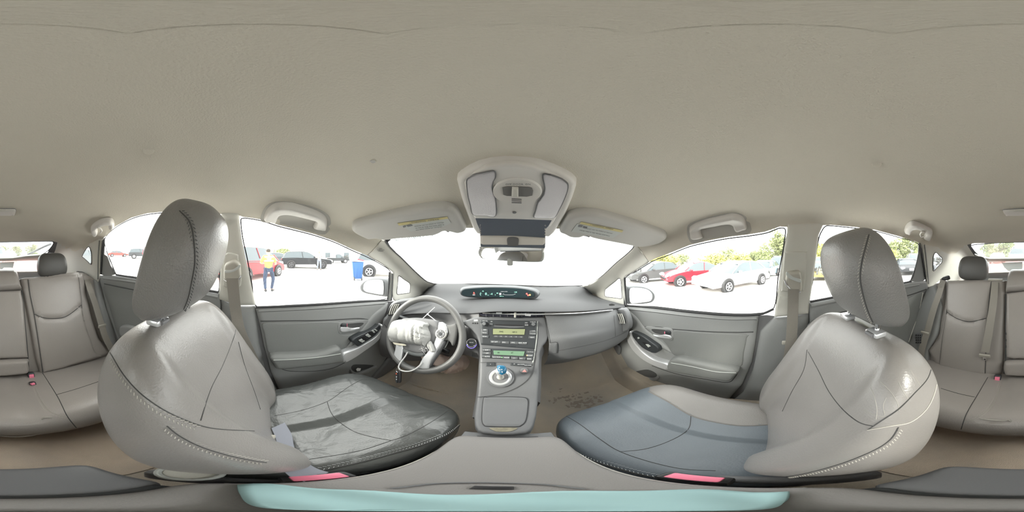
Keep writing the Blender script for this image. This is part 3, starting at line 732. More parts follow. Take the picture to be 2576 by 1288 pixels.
gface = loft('glovebox_face', [q1_, q2_, [a.lerp(b, .5)+Vector((0, -.004, 0)) for a, b in zip(q2_, q3_)], q3_, q4_, q5_], M['dashface'], dash, 6, 6)
def gm(dz):
    return None
for q in ([(1384,886),(1428,878),(1478,868),(1522,857),(1556,844),(1580,832)], [(1373,800),(1378,830),(1383,855),(1384,868),(1380,890),(1374,905)], [(1544,794),(1547,822),(1548,846)]): on_mesh('glovebox_seam', gface, q, .0012, M['seam'], gface)
tube('silver_rail', [p*.985 for p in [onR(1224,788,.70), onR(1300,790,.675), onR(1371,790,.675), onR(1420,789,.69), onR(1470,786.5,.75), onR(1515,782,.84), onR(1541,779.5,.92)]], .003, M['silver'], dash, 6)
tube('rail_gap', [p*.985 for p in [onR(1371,793,.675), onR(1420,793,.69), onR(1450,792,.72), onR(1500,787,.80), onR(1538,782,.90)]], .0028, M['seam'], dash, 6)
_gc = caster(gface, 0)
gl = lambda x, y: _gc(x, y)*.996
patch('glovebox_latch', [(1383,864),(1400,862),(1402,866),(1401,884),(1398,888),(1381,890),(1380,886),(1382,868)], gl, M['dashface'], dash, h=.002, w=.002, thick=.002, step=4)
seamline('latch_gap', [(1383,863),(1401,862),(1402,885),(1398,888.5),(1381,890.5)], gl, .0012, M['seam'], dash, step=6)
# side vents
def vent(outer, hole, slats, mp, mp2):
    v_ = patch('side_vent', outer, mp, M['dashface'], dash, h=.008, w=.006, thick=.03, step=5)
    patch('vent_recess', hole, mp2, M['seam'], v_, thick=.001, step=5)
    for s in slats: seamline('vent_slat', s, lambda x, y: mp2(x, y)*.985, .0028, M['lightplastic'], v_, step=8)
    return v_
vm = lambda x, y: onR(x, y, .925); vm2 = lambda x, y: onR(x, y, .912)
vent([(974,796),(978,780),(986,766),(1000,758),(1030,753),(1050,752),(1040,762),(1020,775),(1005,795),(990,818),(976,822),(964,815),(966,805)], [(975,787),(981,773),(990,764),(1008,764),(1003,775),(996,790),(988,794),(978,795)],
     [[(979+k*5,791-k*.5),(984+k*5,775),(990+k*4.5,765)] for k in range(4)], vm, vm2)
patch('side_defroster', [(996,757),(1004,753),(1014,756),(1012,760),(1000,761)], lambda x, y: onR(x, y, .96), M['seam'], dash, thick=.001, step=4)
wm = lambda x, y: onR(x, y, .945-.0015*(x-1560)); wm2 = lambda x, y: onR(x, y, .925-.0015*(x-1560))
vent([(1544,781),(1562,777),(1572,779),(1580,795),(1584,812),(1583,826),(1575,832),(1548,838),(1547,810)], [(1544,790),(1550,787),(1560,787),(1567,796),(1572,810),(1564,817),(1556,816),(1549,802)],
     [[(1550+k*4.5,789),(1555+k*4.5,802),(1559+k*4,814)] for k in range(4)], wm, wm2)
patch('side_defroster', [(1532,766),(1540,764),(1547,767),(1543,769),(1534,769)], lambda x, y: onR(x, y, .90), M['seam'], dash, thick=.001, step=3)
# driver side: cowl under the pad edge, lower knee panel, steering column shroud
ka = [(962,815),(1000,812),(1040,806),(1080,803),(1120,808),(1160,812),(1205,800)]
k0 = [onR(x, y, r) for (x, y), r in zip([(970,800),(1000,796),(1035,792),(1066,790),(1104,788),(1160,790),(1205,786)], [.96,.94,.90,.865,.80,.74,.70])]
k1_ = [onR(x, y, r) for (x, y), r in zip(ka, [.95,.93,.90,.87,.82,.74,.68])]
k2_ = [onR(x, y, r) for (x, y), r in zip([(958,838),(1000,840),(1040,840),(1080,838),(1120,838),(1160,838),(1207,838)], [.93,.89,.86,.83,.79,.71,.65])]
k3_ = [onR(x, y, r) for (x, y), r in zip([(955,868),(1000,876),(1040,880),(1080,880),(1120,878),(1160,876),(1208,875)], [.93,.88,.85,.83,.79,.71,.64])]
k4_ = [onR(x, y, r) for (x, y), r in zip([(958,895),(1000,905),(1040,908),(1080,905),(1120,898),(1165,892),(1208,905)], [1.0,.96,.93,.90,.86,.78,.66])]
loft('knee_panel', [k0, k1_, k2_, k3_, k4_], M['dash2'], dash, 5, 5)
tube('knee_seam', [p*.985 for p in [onR(1132,862,.76), onR(1160,864,.71), onR(1190,868,.67), onR(1207,872,.645)]], .0012, M['seam'], dash, 5)
patch('coin_slot', [(1187,887),(1202,889),(1201,898),(1187,896)], lambda x, y: onR(x, y, .66), M['seam'], dash, thick=.002, step=5, corners=True)
# power button
pbm = lambda x, y: onR(x, y, .665)
p, ex, ey, n = on(pbm, 1186, 862); p = p*.955
pb = disc('power_button', p, n*.6+Vector((0, -.5, .2)), .0205, .012, M['chrome'], dash, inner=.0165)
pc = disc('button_face', p, n*.6+Vector((0, -.5, .2)), .0165, .010, M['radio'], pb)
ptext('button_lettering', 'POWER', 1186, 861.5, lambda x, y: pbm(x, y)*.942, 1.9, M['print'], pb)
tube('blue_glow_ring', [.95*pbm(1186+13.0*math.cos(a), 863+13*math.sin(a)) for a in [.3+i*.25 for i in range(11)]], .0012, mat('blue light', (.25, .2, .9), .4, emit=.8), pb, 5)
# ================================================================== centre stack and bridge console
cons = empty('center_console', label='grey bridge centre console with radio, climate panel, shifter and closed bin lid', cat='console')
PRF = [(.715,-.225),(.70,-.240),(.672,-.262),(.640,-.330),(.605,-.400),(.580,-.437),(.552,-.462),(.522,-.488),(.488,-.520),(.455,-.550),(.42,-.562),(.36,-.573),(.305,-.580),(.285,-.590),(.278,-.61)]
cp = prof(PRF, 5)
def cpi(k): return lambda x, y: cp(x, y)*(1-k)
CO = [(1160,813),(1172,806),(1190,800),(1206,797),(1240,797),(1300,799),(1371,798),(1375,806),(1380,828),(1381,846),(1375,860),(1366,870),(1359,888),(1357,920),(1356,970),(1353,1010),(1349,1045),(1342,1070),(1334,1083),(1322,1090),
      (1290,1094),(1250,1094),(1215,1090),(1203,1084),(1195,1072),(1193,1050),(1197,1020),(1202,990),(1206,950),(1208,900),(1207,870),(1200,845),(1186,828),(1172,820)]
body = patch('console_body', CO, cp, M['stack'], cons, h=.008, w=.010, thick=.03, step=7, corners=True)
# side walls of the bridge, down to the carpet
def sidewall(pts, dz, m):
    a = [cp(x, y)*1.0 for x, y in pts]; a = catmull(a, 4, False)
    v = []; f = []
    for p in a: v += [p+Vector((0, .004, -.004)), p+Vector((-.012 if p.x < 0 else .012, .03, -.05)), Vector((p.x*.9, p.y+.06, p.z-dz))]
    for i in range(len(a)-1):
        for k in (0, 1): f.append((i*3+k, (i+1)*3+k, (i+1)*3+k+1, i*3+k+1))
    return mesh('console_side', v, f, m, cons, True, 50)
sidewall([(1193,1050),(1197,1020),(1202,990),(1206,950),(1208,900),(1207,870)], .17, M['dash2'])
sidewall([(1353,1010),(1356,970),(1357,920),(1359,888),(1366,870)], .17, M['dash2'])
# radio
rm = cpi(.014)
RO = [(1209,804),(1230,805),(1290,807),(1351,808),(1349,830),(1347,850),(1346,877),(1290,872),(1230,867),(1210,866),(1209,840)]
radio = patch('radio', [(1208,804),(1351,807.5),(1350,830),(1346,879),(1210,867)], rm, M['radio'], cons, h=.003, w=.003, thick=.008, step=5, corners=True)
r2m = cpi(.0205)
def knob(px, py, mp, r, parent, nm='knob'):
    p, ex, ey, n = on(mp, px, py)
    k = disc(nm, p+n*.006, n, r, .016, M['radio'], parent, seg=24, bev=.002); return disc('knob_cap', p+n*.0145, n, r*.78, .002, mat('knob face', (.16, .165, .17), .4), k, seg=24)
knob(1219,815,r2m,.0085,radio); knob(1341,816,r2m,.0085,radio)
disp = patch('radio_display', [(1240,827),(1321,828),(1319,842),(1240,841)], r2m, M['lcd'], radio, h=0, thick=.001, step=6, corners=True)
patch('display_frame', [(1238.5,825.5),(1322.5,826.8),(1320.5,843.6),(1238.5,842.4)], cpi(.0185), M['black'], radio, thick=.001, step=6, corners=True)
patch('disc_slot', [(1245,815),(1316,817.5),(1313,820),(1247,818)], r2m, M['black'], radio, thick=.001, step=6, corners=True)
patch('slot_lip', [(1243,819),(1282,821),(1318,821),(1318,823),(1300,824),(1282,824),(1262,822),(1243,821)], r2m, M['stack'], radio, thick=.001, step=6, corners=True)
for q in ([(1231,813),(1241,813.5),(1240,818),(1231,817.5)], [(1320,814),(1329,815),(1329,820),(1320,819.5)], [(1211,827),(1228,828),(1228,841),(1211,840)], [(1332,831),(1350,832),(1348,842),(1332,841)], [(1211,844),(1230,845),(1229,850),(1211,849)], [(1330,845),(1347,846),(1346,852),(1330,851)],
          [(1234,856),(1260,858),(1260,864),(1234,862)], [(1261,858),(1281,859),(1281,865),(1261,864)], [(1283,859),(1303,860),(1303,866),(1283,865)], [(1305,860),(1326,861),(1325,867),(1305,866)]):
    patch('button', q, r2m, mat('button face', (.10, .105, .11), .45), radio, h=.001, w=.0015, thick=.001, step=3, corners=True)
for q in range(6): patch('preset_button', [(1242.5+q*12.4,844+q*.3),(1254+q*12.4,844.3+q*.3),(1254+q*12.4,848.3+q*.3),(1242.5+q*12.4,848+q*.3)], r2m, mat('button face', (.10, .105, .11), .45), radio, h=.0008, w=.001, thick=.001, step=3, corners=True)
TX = [('1',1248,845.8,3),('2',1260.5,846.2,3),('3',1273,846.6,3),('4',1286,847,3),('5',1298.5,847.3,3),('6',1311,847.6,3),('AM·SAT',1244,860,3.6),('FM1',1268,861.5,3.6),('FM2',1291,862,3.6),('DISC·AUX',1314.5,862.5,3.6),
      ('SCAN',1219.5,846.5,3.2),('TEXT',1338.5,849,3.2),('PWR·VOL',1220,807.6,2.6),('TUNE·FILE',1340.5,810,2.6),('SEEK',1220,829.5,3),('TRACK',1219,837.3,2.6),('∧ TYPE',1341,832.6,2.8),('∨ FOLDER',1340,840,2.8),('▲',1235.5,815.6,2.6),('CD',1236.6,809,2.6),('MUTE',1325,818,2.4),('DISC',1324,812,2.6),
      ]
def safe(s): return s.replace('·', ' ').replace('▲', '^').replace('∧', '^').replace('∨', 'v')
for s, x, y, h_ in TX: ptext('lettering', safe(s), x, y, cpi(.0225), h_, M['print'], radio)
ptext('lettering', 'FM2', 1261, 834.5, r2m, 4.5, M['ink'], radio); ptext('lettering', '107.3', 1294, 835.5, r2m, 4.5, M['ink'], radio)
# climate panel
cl = patch('climate_panel', [(1212.5,875.5),(1346,880),(1345,884),(1339,908),(1290,904),(1212,900)], rm, M['radio'], cons, h=.003, w=.003, thick=.008, step=5, corners=True)
patch('climate_display', [(1241,881.5),(1320,884),(1317,895.5),(1242,892)], r2m, M['lcd2'], cl, thick=.001, step=5, corners=True)
for q in ([(1214,877),(1235,878),(1235,883.5),(1214,883)], [(1214,885),(1235,886),(1235,892),(1214,891)], [(1214,893),(1235,894),(1234,900),(1214,899)], [(1325,882),(1345,883),(1344,889),(1325,888)], [(1325,890),(1342,891),(1341,898),(1325,897)], [(1325,899),(1340,900),(1339,907),(1325,905.5)], [(1237,894),(1262,896),(1262,901),(1237,900)], [(1264,896),(1283,897),(1283,903),(1264,902)], [(1285,897),(1303,898),(1303,904),(1285,903)], [(1305,898),(1323,899),(1322,905),(1305,904)]):
    patch('button', q, r2m, mat('button face', (.10, .105, .11), .45), cl, h=.001, w=.0015, thick=.001, step=3, corners=True)
for s, x, y, h_ in (('< TEMP >',1224,880.5,3.2),('* OFF',1224,888.5,3.4),('AUTO',1225.5,897,3.2),('ECO DUAL',1250,898.6,3),('MODE',1274.5,899.8,3.2),('<=>',1293,901,3.2),('A/C',1311,902,3.2),('FRONT',1333,894.5,3),('REAR',1331,903,3),('<  *  >',1334.5,885.5,3)):
    ptext('lettering', s, x, y, cpi(.0225), h_, M['print'], cl)
ptext('lettering', '60', 1254, 887, r2m, 4, M['ink'], cl); ptext('lettering', '67', 1288, 887.5, r2m, 4, M['ink'], cl)
for x, y, mm in ((1325.5, 894, O_), (1262.3, 899, mat('green lamp', (.2, .8, .2), .4, emit=.7))): patch('indicator_lamp', [(x-1.4,y),(x,y-1.4),(x+1.4,y),(x,y+1.4)], cpi(.023), mm, cl, thick=.0005, step=1)
# vents above the radio
cv = patch('center_vents', [(1200,785),(1222,783),(1260,783),(1300,784),(1370,785),(1370,796),(1330,797.5),(1300,798),(1250,796),(1214,795),(1205,791)], cpi(-.005), mat('vent dark', (.03, .03, .045), .5), cons, h=0, thick=.01, step=6, corners=True)
for k in range(9): seamline('vent_fin', [(1222+k*18,783.5),(1223+k*18,797)], cpi(.004), .0010, M['dash2'], cv, step=6)
tube('vent_bar', [cpi(.02)(x, y) for x, y in ((1214,787.8),(1230,788),(1250,787.5),(1297,789.5))], .0022, M['chrome'], cv, 6)
tube('vent_bar', [cpi(.02)(x, y) for x, y in ((1297,792),(1320,792.5),(1345,792),(1370,791))], .0022, M['chrome'], cv, 6)
for q in ([(1248,784),(1263,784.5),(1263,789),(1248,788.5)], [(1321,788),(1336,789),(1335,795),(1321,794)]): patch('vent_tab', q, cpi(.03), M['silver'], cv, h=.002, w=.002, thick=.004, step=3, corners=True)
patch('vent_post', [(1293,786),(1299,786),(1298,799),(1293,799)], cpi(.025), M['lightplastic'], cv, h=.002, w=.002, thick=.006, step=3, corners=True)
# small lamp cluster and buttons left of the radio
patch('airbag_lamp_window', [(1192,804),(1202,803.5),(1202,808),(1192,808.5)], cpi(.012), M['label'], cons, thick=.001, step=3, corners=True)
for x in (1189, 1194.5, 1200): patch('round_button', [(x-2,813),(x,811),(x+2,813),(x,815)], cpi(.013), M['seam'], cons, thick=.002, h=.001, w=.001, step=1.5)
# trim lines on the console
seamline('silver_edge', [(1352,808),(1350,850),(1346,880),(1342,905),(1340,912)], cpi(.014), .0024, M['label'], cons, step=8)
seamline('console_seam', [(1201,999),(1220,997.5),(1250,993),(1280,984),(1305,972),(1325,957),(1338,938),(1343,915),(1346,895)], cpi(.0145), .0011, M['seam'], cons, step=7)
seamline('console_seam', [(1208,912),(1250,911),(1300,914),(1344,917)], cpi(.0145), .0009, M['seam'], cons, step=7)
for q in ([(1224,912),(1245,912),(1246,921),(1223,921),(1222,917)], [(1285,912),(1336,916),(1334,923),(1284,919)]):
    b_ = patch('button_bezel', q, cpi(.0155), M['radio'], cons, h=.0012, w=.002, thick=.001, step=3, corners=True)
for s, x, y in (('EV', 1294, 915.8), ('ECO MODE', 1310.5, 917), ('PWR MODE', 1328, 918.9), ('P', 1234, 916.6)): ptext('lettering', s, x, y, cpi(.02), 2.2, M['print'], cons)
# hazard button
hz = patch('hazard_button', [(1309,933),(1311,928),(1318,926),(1326,927),(1329,933),(1326,938),(1318,940),(1311,938)], cpi(.0155), M['dash2'], cons, h=.003, w=.003, thick=.002, step=3)
patch('hazard_triangle', [(1313,935.5),(1320,929),(1325,936)], cpi(.0215), mat('pale red', (.8, .35, .33), .5), hz, thick=.0006, step=2, corners=True)
# shifter
sm = cpi(.014)
p, ex, ey, n = on(sm, 1259, 949)
dish = disc('shifter_dish', p+n*.001, n, .044, .005, M['stack'], cons, seg=40)
ring = disc('shifter_ring', p+n*.004, n, .0365, .009, M['silver'], cons, seg=48, inner=.0255, bev=.004)
well = disc('shifter_well', p+n*.001, n, .0255, .006, M['dash2'], cons, seg=32)
base = p+n*.006; tip = cpi(.0)(1259, 936)*.90
shf = tube('shifter_stalk', [base-ex*.0, base.lerp(tip, .45), tip], lambda t: .012-.003*math.sin(t*PI), M['lightplastic'], cons, n=16)
ax = (tip-base).normalized(); mt = ax.to_track_quat('Z', 'Y').to_matrix().to_4x4(); mt.translation = tip
kn = pillow('shift_knob', (.0165, .0150, .024), lambda q, s: Vector((s.x*(.82+.28*q.z), s.y*(.82+.25*q.z), s.z)), M['silver'], shf, n=12, p=2.6, mtx=mt)
kc = tip*.955
kcm = lambda x, y: onR(x, y, kc.xy.length*1.0)
patch('knob_badge', [(1251,920),(1262,919),(1270,921),(1274,928),(1273,937),(1268,941),(1262,943),(1256,939),(1252,931)], lambda x, y: D(x, y)*(tip.length*.937+.00004*((x-1262)**2+(y-930)**2)), M['navy'], shf, h=.003, w=.006, thick=.006, step=2)
tm = lambda x, y: D(x, y)*(tip.length*.931)
for s, x, y in (('R', 1256.5, 924.5), ('N', 1256.5, 930.5), ('D', 1256.5, 935.8), ('B', 1263, 935.8), ('H', 1262, 930)): ptext('gate_letter', s, x, y, tm, 4.2, M['white'], shf, off=.0)
# bin lid
lidp = [(1216,1003),(1225,999.5),(1250,998.5),(1290,998.5),(1318,1000),(1327,1005),(1329,1015),(1326,1045),(1321,1062),(1312,1070),(1298,1074),(1230,1073),(1218,1070),(1213,1062),(1212,1045)]
lid = patch('bin_lid', lidp, cpi(.012), M['stack'], cons, h=.003, w=.004, thick=.003, step=5)
seamline('lid_gap', lidp, cpi(.0138), .0014, M['black'], cons, step=5, closed=True)
patch('lid_scoop', [(1234,1076),(1298,1076),(1293,1082),(1280,1085.5),(1250,1085.5),(1240,1082)], cpi(.0155), mat('dusty scoop', (.24, .22, .16), .8, noise_amt=.3, nscale=90), cons, thick=.001, step=4)
# ================================================================== armrest box behind the console
arm = empty('armrest_box', label='flat grey armrest box lid between the front seats', cat='armrest')
def armshape(q, s):
    s = s.copy()
    if s.y > .1: s.z -= .02*((s.y-.1)/.07)**2*.4
    return s
lid_ = pillow('armrest_lid', (.094, .165, .030), armshape, mat('armrest top', (.215, .205, .20), .55, bump=.25, bscale=600), arm, n=26, p=9, mtx=Matrix.Translation((-.008, .118, -.592)))
rbox('box_body', (.165, .40, .34), (-.006, .06, -.79), M['dash2'], arm, bev=.02, seg=3)
pillow('rear_cap', (.088, .055, .035), None, M['stack'], arm, n=14, p=6, mtx=Matrix.Translation((-.006, -.105, -.615)))
rbox('hinge', (.15, .02, .02), (-.006, -.048, -.590), M['radio'], arm, bev=.006)
tube('lid_lip', [(-.098, -.02, -.583), (-.1015, .10, -.583), (-.099, .22, -.584), (-.085, .268, -.588)], .004, M['lightplastic'], arm, 6)
tube('lid_lip', [(.082, -.02, -.583), (.0855, .10, -.583), (.083, .22, -.584), (.069, .268, -.588)], .004, M['lightplastic'], arm, 6)
rbox('latch_slot', (.022, .012, .004), (-.010, .083, -.561), M['black'], arm, bev=.001)
tube('latch_arch', [(-.055, .060, -.560), (-.045, .088, -.560), (-.015, .101, -.560), (.018, .094, -.560), (.034, .072, -.560)], .0022, M['stack'], arm, 6)
rbox('console_tongue', (.20, .06, .30), (-.008, .255, -.80), M['dash2'], arm, bev=.02)
rbox('ledge', (.17, .030, .012), (-.008, .296, -.604), M['stack'], arm, bev=.003)
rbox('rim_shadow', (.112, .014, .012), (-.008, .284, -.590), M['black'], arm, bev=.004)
# lens haze under the viewpoint, built as a teal sheet
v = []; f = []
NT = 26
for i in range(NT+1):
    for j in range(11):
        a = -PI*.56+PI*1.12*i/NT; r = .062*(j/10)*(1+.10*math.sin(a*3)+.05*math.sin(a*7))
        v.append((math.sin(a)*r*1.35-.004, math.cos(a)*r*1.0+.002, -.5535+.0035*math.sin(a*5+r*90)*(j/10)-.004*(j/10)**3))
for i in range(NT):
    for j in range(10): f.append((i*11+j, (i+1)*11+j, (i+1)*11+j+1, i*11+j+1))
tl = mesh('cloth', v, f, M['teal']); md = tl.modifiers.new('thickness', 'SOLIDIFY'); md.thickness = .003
tag(tl, 'pale teal haze sheet added for a lens smear over the rear end of the armrest lid', 'cloth')
# ================================================================== front seats
def stitches(name, o, pts, m, parent, sp=.0065, L=.0045, w=.0011, off=.0035, both=True, slant=.6):
    c = caster(o, .0006, True); q = resample(catmull([Vector(a) for a in pts], 5, False), 3, False)
    P = [p for p in (c(a.x, a.y) for a in q) if p is not None]; acc = 0; bx = []
    for a, b in zip(P[:-1], P[1:]):
        t = b-a; l = t.length
        if l < 1e-6 or l > .08: continue
        t.normalize(); s = sp-acc
        while s < l:
            p = a+t*s; nn = p.normalized(); side = t.cross(nn).normalized()
            for k in ((-1, 1) if both else (1,)):
                d = (t*.8+side*slant*k).normalized(); ez = -nn; ey = ez.cross(d).normalized(); ez = d.cross(ey)
                mt = Matrix((d, ey, ez)).transposed().to_4x4(); mt.translation = p+side*off*k
                bx.append(mt @ Matrix.Diagonal((L, w, w, 1)))
            s += sp
        acc = (acc+l) % sp
    ob = join_boxes(name, bx, m, parent); ob['kind'] = 'stuff'; return ob
def front_seat(sgn, cx, cyb, ztop, hc, hh, cush_m, back_m, head_m, label, cush):
    s = empty('front_seat', label=label, cat='seat', group='front seats')
    # cushion
    def cf(q, p):
        p = p.copy(); u, v, w = q
        p.x *= 1+.05*v-.02
        if v > 0: p.y -= .026*abs(u)**2.5*v
        top = max(0, w)
        p.z += top*(.028*abs(u)**3-.020*(1-u*u)*(1-.6*max(0, v)))
        p.z += .055*v*.5
        if v > .3: p.z -= .045*top*((v-.3)/.7)**2.2
        if w < 0: p.x *= 1+.08*w; p.y *= 1+.06*w
        if u*sgn < 0: p.z -= .012*top      # inboard side is lower
        return p
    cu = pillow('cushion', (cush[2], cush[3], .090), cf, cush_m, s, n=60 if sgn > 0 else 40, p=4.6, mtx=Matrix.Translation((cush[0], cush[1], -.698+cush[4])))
    # the skirt below the stitched edge is darker; the passenger seat's outer bolster is plain grey leather
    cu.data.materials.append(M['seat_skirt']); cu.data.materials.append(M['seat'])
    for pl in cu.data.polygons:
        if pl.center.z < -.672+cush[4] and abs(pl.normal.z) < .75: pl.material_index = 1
        elif sgn > 0:
            c_ = pl.center; px_ = W_/2+math.atan2(c_.x, c_.y)/(2*PI)*W_; py_ = H_/2-math.atan2(c_.z, math.hypot(c_.x, c_.y))/PI*H_
            if px_ > 1634 and py_ < np.interp(px_, (1632,1680,1738,1800,1870,1960,2050), (985,1010,1045,1062,1071,1066,1060)): pl.material_index = 2   # beyond the bolster seam
    # backrest
    lean = math.radians(21)
    def bf(q, p):
        p = p.copy(); u, v, w = q      # v<0 is the rear face
        t = (w+1)/2
        wd = 1.0 - .10*max(0, .35-t) - .22*max(0, t-.5)**1.6
        p.x *= wd
        if v > 0:
            e_ = min(1, max(0, (abs(u)-(.42+.16*t))/.16)); e_ = e_*e_*(3-2*e_)
            p.y += v*(.030*abs(u)**3*(1-.5*t)-.020*(1-u*u)+.012*math.sin(t*PI)+.022*e_*(1-.75*max(0, t-.3)))
        p.y *= 1.12-.30*t
        if v < 0: p.y *= .86
        p.z -= .02*abs(u)**3*max(0, w)
        return p
    L = .285
    top = Vector((cx, cyb, ztop)); ctr = top+Vector((0, math.sin(lean)*L, -math.cos(lean)*L))
    mt = Matrix.Translation(ctr) @ Matrix.Rotation(lean, 4, 'X')
    bk = pillow('backrest', (.243, .085, L), bf, back_m, s, n=44, p=4.6, mtx=mt)
    # headrest and its posts
    def hf(q, p):
        p = p.copy(); u, v, w = q; t = (w+1)/2
        p.x *= 1.04-.20*max(0, w)**2-.05*t
        p.y *= .80+.30*math.sin(min(1, t*1.0)*PI*.72)
        if v < 0: p.y *= .62
        if w < 0: p.z += .045*w*w*max(0, v)+.012*w*w
        if v > 0: p.y += .012*(1-u*u)*(1-w*w)
        return p
    hm = Matrix.Translation(hc) @ Matrix.Rotation(math.radians(-20), 4, 'X')
    hd = pillow('headrest', (.122, .062, hh), hf, head_m, s, n=26, p=4.0, mtx=hm)
    for k in (-.066, .066):
        bvc = caster(bk).bv; hit = bvc.ray_cast(Vector((hc[0]+k, top.y+.028, .3)), Vector((0, 0, -1)))[0]; gz_ = hit.z if hit else top.z
        b0 = Vector((hc[0]+k, top.y+.028, gz_-.03)); b1 = Vector((hc[0]+k, hc[1], hc[2]-hh*.5))
        tube('headrest_post', [b0, b1], .0062, M['chrome'], s, n=12, spline=1)
        g = rbox('post_guide', (.044, .030, .014), (hc[0]+k, top.y+.028, gz_+.005), M['silver'], s, bev=.005)
        if k*sgn < 0: tube('guide_button', [Vector((hc[0]+k+.012, top.y+.044, gz_+.006)), Vector((hc[0]+k-.012, top.y+.044, gz_+.006))], .005, M['dash2'], g, n=10, spline=1)
    # lower frame
    rbox('seat_base', (.40, .44, .13), (cx, .16, -.86), M['seat_skirt'], s, bev=.03, seg=3)
    for k in (-.17, .17): rbox('seat_rail', (.035, .60, .03), (cx+k, .16, -.955), M['radio'], s, bev=.004)
    if sgn < 0: disc('recliner_cap', (cx-sgn*.225, -.060, -.612), (-sgn*.1, 0, 1), .034, .02, M['label'], s, seg=28, inner=.026, bev=.003)
    if sgn < 0: disc('cap_centre', (cx-sgn*.225, -.060, -.614), (-sgn*.1, 0, 1), .026, .012, M['lightplastic'] if sgn < 0 else M['radio'], s, seg=24)
    rbox('recliner_cover', (.03, .16, .09), (cx-sgn*.225, -.03, -.72), M['dash2'], s, bev=.014, seg=3)
    return s, cu, bk, hd
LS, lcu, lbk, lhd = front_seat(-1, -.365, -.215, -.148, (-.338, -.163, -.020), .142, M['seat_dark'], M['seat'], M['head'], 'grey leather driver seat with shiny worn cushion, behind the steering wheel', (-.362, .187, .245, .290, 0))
RS, rcu, rbk, rhd = front_seat(1, .362, -.250, -.195, (.352, -.232, -.066), .136, M['seat_lens_tint'], M['seat'], M['head'], 'passenger seat with smooth grey cushion coloured with a blue lens tint and creased grey backrest', (.328, .185, .233, .286, -.050))
sm_ = M['seam']; th = M['thread']
# driver cushion seams
for q in ([(915,952),(885,968),(860,985),(823,1010),(760,1032),(690,1046)], [(1130,1030),(1100,1052),(1060,1076),(1020,1096),(985,1108),(900,1135),(800,1152),(745,1160)], [(823,1010),(832,1036),(850,1058),(890,1085),(940,1100),(985,1108)]):
    on_mesh('cushion_seam', lcu, q, .0010, sm_, lcu)
on_mesh('edge_piping', lcu, [(1160,1052),(1156,1070),(1120,1096),(1060,1120),(1000,1138),(920,1160),(840,1178),(800,1186)], .0022, sm_, lcu)
stitches('cushion_stitching', lcu, [(1153,1066),(1120,1090),(1060,1114),(1000,1132),(920,1154),(840,1172),(800,1180)], M['print'], lcu, w=.0008, off=.004)
# passenger cushion seams
for q in ([(1425,1047),(1460,1068),(1510,1105),(1560,1136),(1640,1163),(1720,1180),(1800,1184)], [(1632,985),(1680,1010),(1738,1045),(1800,1062),(1870,1071),(1960,1066)], [(1738,1045),(1734,1075),(1712,1095),(1670,1115),(1620,1130),(1562,1136)]):
    on_mesh('cushion_seam', rcu, q, .0010, sm_, rcu)
on_mesh('edge_piping', rcu, [(1386,1068),(1390,1095),(1420,1125),(1480,1155),(1540,1175),(1620,1196),(1700,1210)], .0022, sm_, rcu)
stitches('cushion_stitching', rcu, [(1396,1068),(1400,1092),(1430,1122),(1485,1150),(1540,1168),(1620,1190),(1700,1204)], M['print'], rcu, w=.0008, off=.004)
on_mesh('bolster_piping', rcu, [(1632,985),(1680,1010),(1738,1045),(1800,1062),(1870,1071),(1960,1066)], .0030, M['seat'], rcu)
# backrest seams
for q in ([(594,822),(588,850),(560,920),(530,980),(505,1058)], [(600,860),(616,920),(640,985),(655,1030)]):
    on_mesh('backrest_seam', lbk, q, .0010, sm_, lbk)
on_mesh('backrest_seam', lbk, [(272,880),(282,896),(310,942),(350,987),(400,1024),(450,1050),(510,1072),(560,1080),(640,1084)], .0010, sm_, lbk)
stitches('backrest_stitching', lbk, [(278,898),(285,908),(312,952),(352,997),(402,1034),(452,1060),(500,1078)], th, lbk, sp=.007, L=.0055)
on_mesh('backrest_seam', lbk, [(420,1072),(450,1096),(500,1122),(560,1142),(620,1156),(670,1164)], .0010, sm_, lbk)
stitches('backrest_stitching', lbk, [(420,1072),(450,1096),(500,1122),(560,1142),(620,1156),(670,1164)], th, lbk, sp=.0075, L=.006, off=.005)
for q in ([(2030,880),(2022,930),(1992,985),(1968,1035)], [(2033,885),(2060,935),(2085,985),(2120,1030),(2160,1062),(2195,1072)], [(2347,905),(2335,950),(2300,990),(2260,1030),(2215,1060),(2182,1082)], [(2260,1075),(2240,1105),(2200,1132),(2120,1165),(2020,1192),(1930,1205)]):
    on_mesh('backrest_seam', rbk, q, .0010, sm_, rbk)
on_mesh('backrest_seam', rbk, [(2182,1082),(2240,1072),(2290,1062),(2330,1030),(2352,985),(2362,930)], .0013, th, rbk)
stitches('backrest_stitching', rbk, [(2260,1075),(2240,1105),(2200,1132),(2120,1165),(2020,1192),(1930,1205)], th, rbk, sp=.0075, L=.006, off=.005)
# headrest seams
hs1 = [(452,530),(478,560),(488,610),(490,660),(482,710),(470,760),(448,800),(430,808)]
hs2 = [(2186,590),(2178,620),(2168,660),(2164,700),(2172,745),(2186,790),(2204,826)]
for hd, q in ((lhd, hs1), (rhd, hs2)):
    on_mesh('headrest_seam', hd, q, .0012, sm_, hd, step=6); stitches('headrest_stitching', hd, q, th if hd is rhd else M['radio'], hd, sp=.0062, L=.0042, off=.0040)
# creases in the passenger backrest leather
rng = random.Random(5)
cr = [[(2215,960),(2240,985),(2256,1010),(2262,1035)], [(2190,975),(2200,1000),(2206,1030),(2204,1055)], [(2260,960),(2275,990),(2290,1010)], [(2230,1000),(2222,1020),(2226,1045)], [(2290,930),(2305,955),(2318,975)], [(2175,1030),(2200,1045),(2240,1050)], [(2150,960),(2175,950),(2200,950)]]
for q in cr: on_mesh('leather_crease', rbk, q, .0004, mat('crease', (.36, .34, .31), .6), rbk, step=6, lift=.0001)

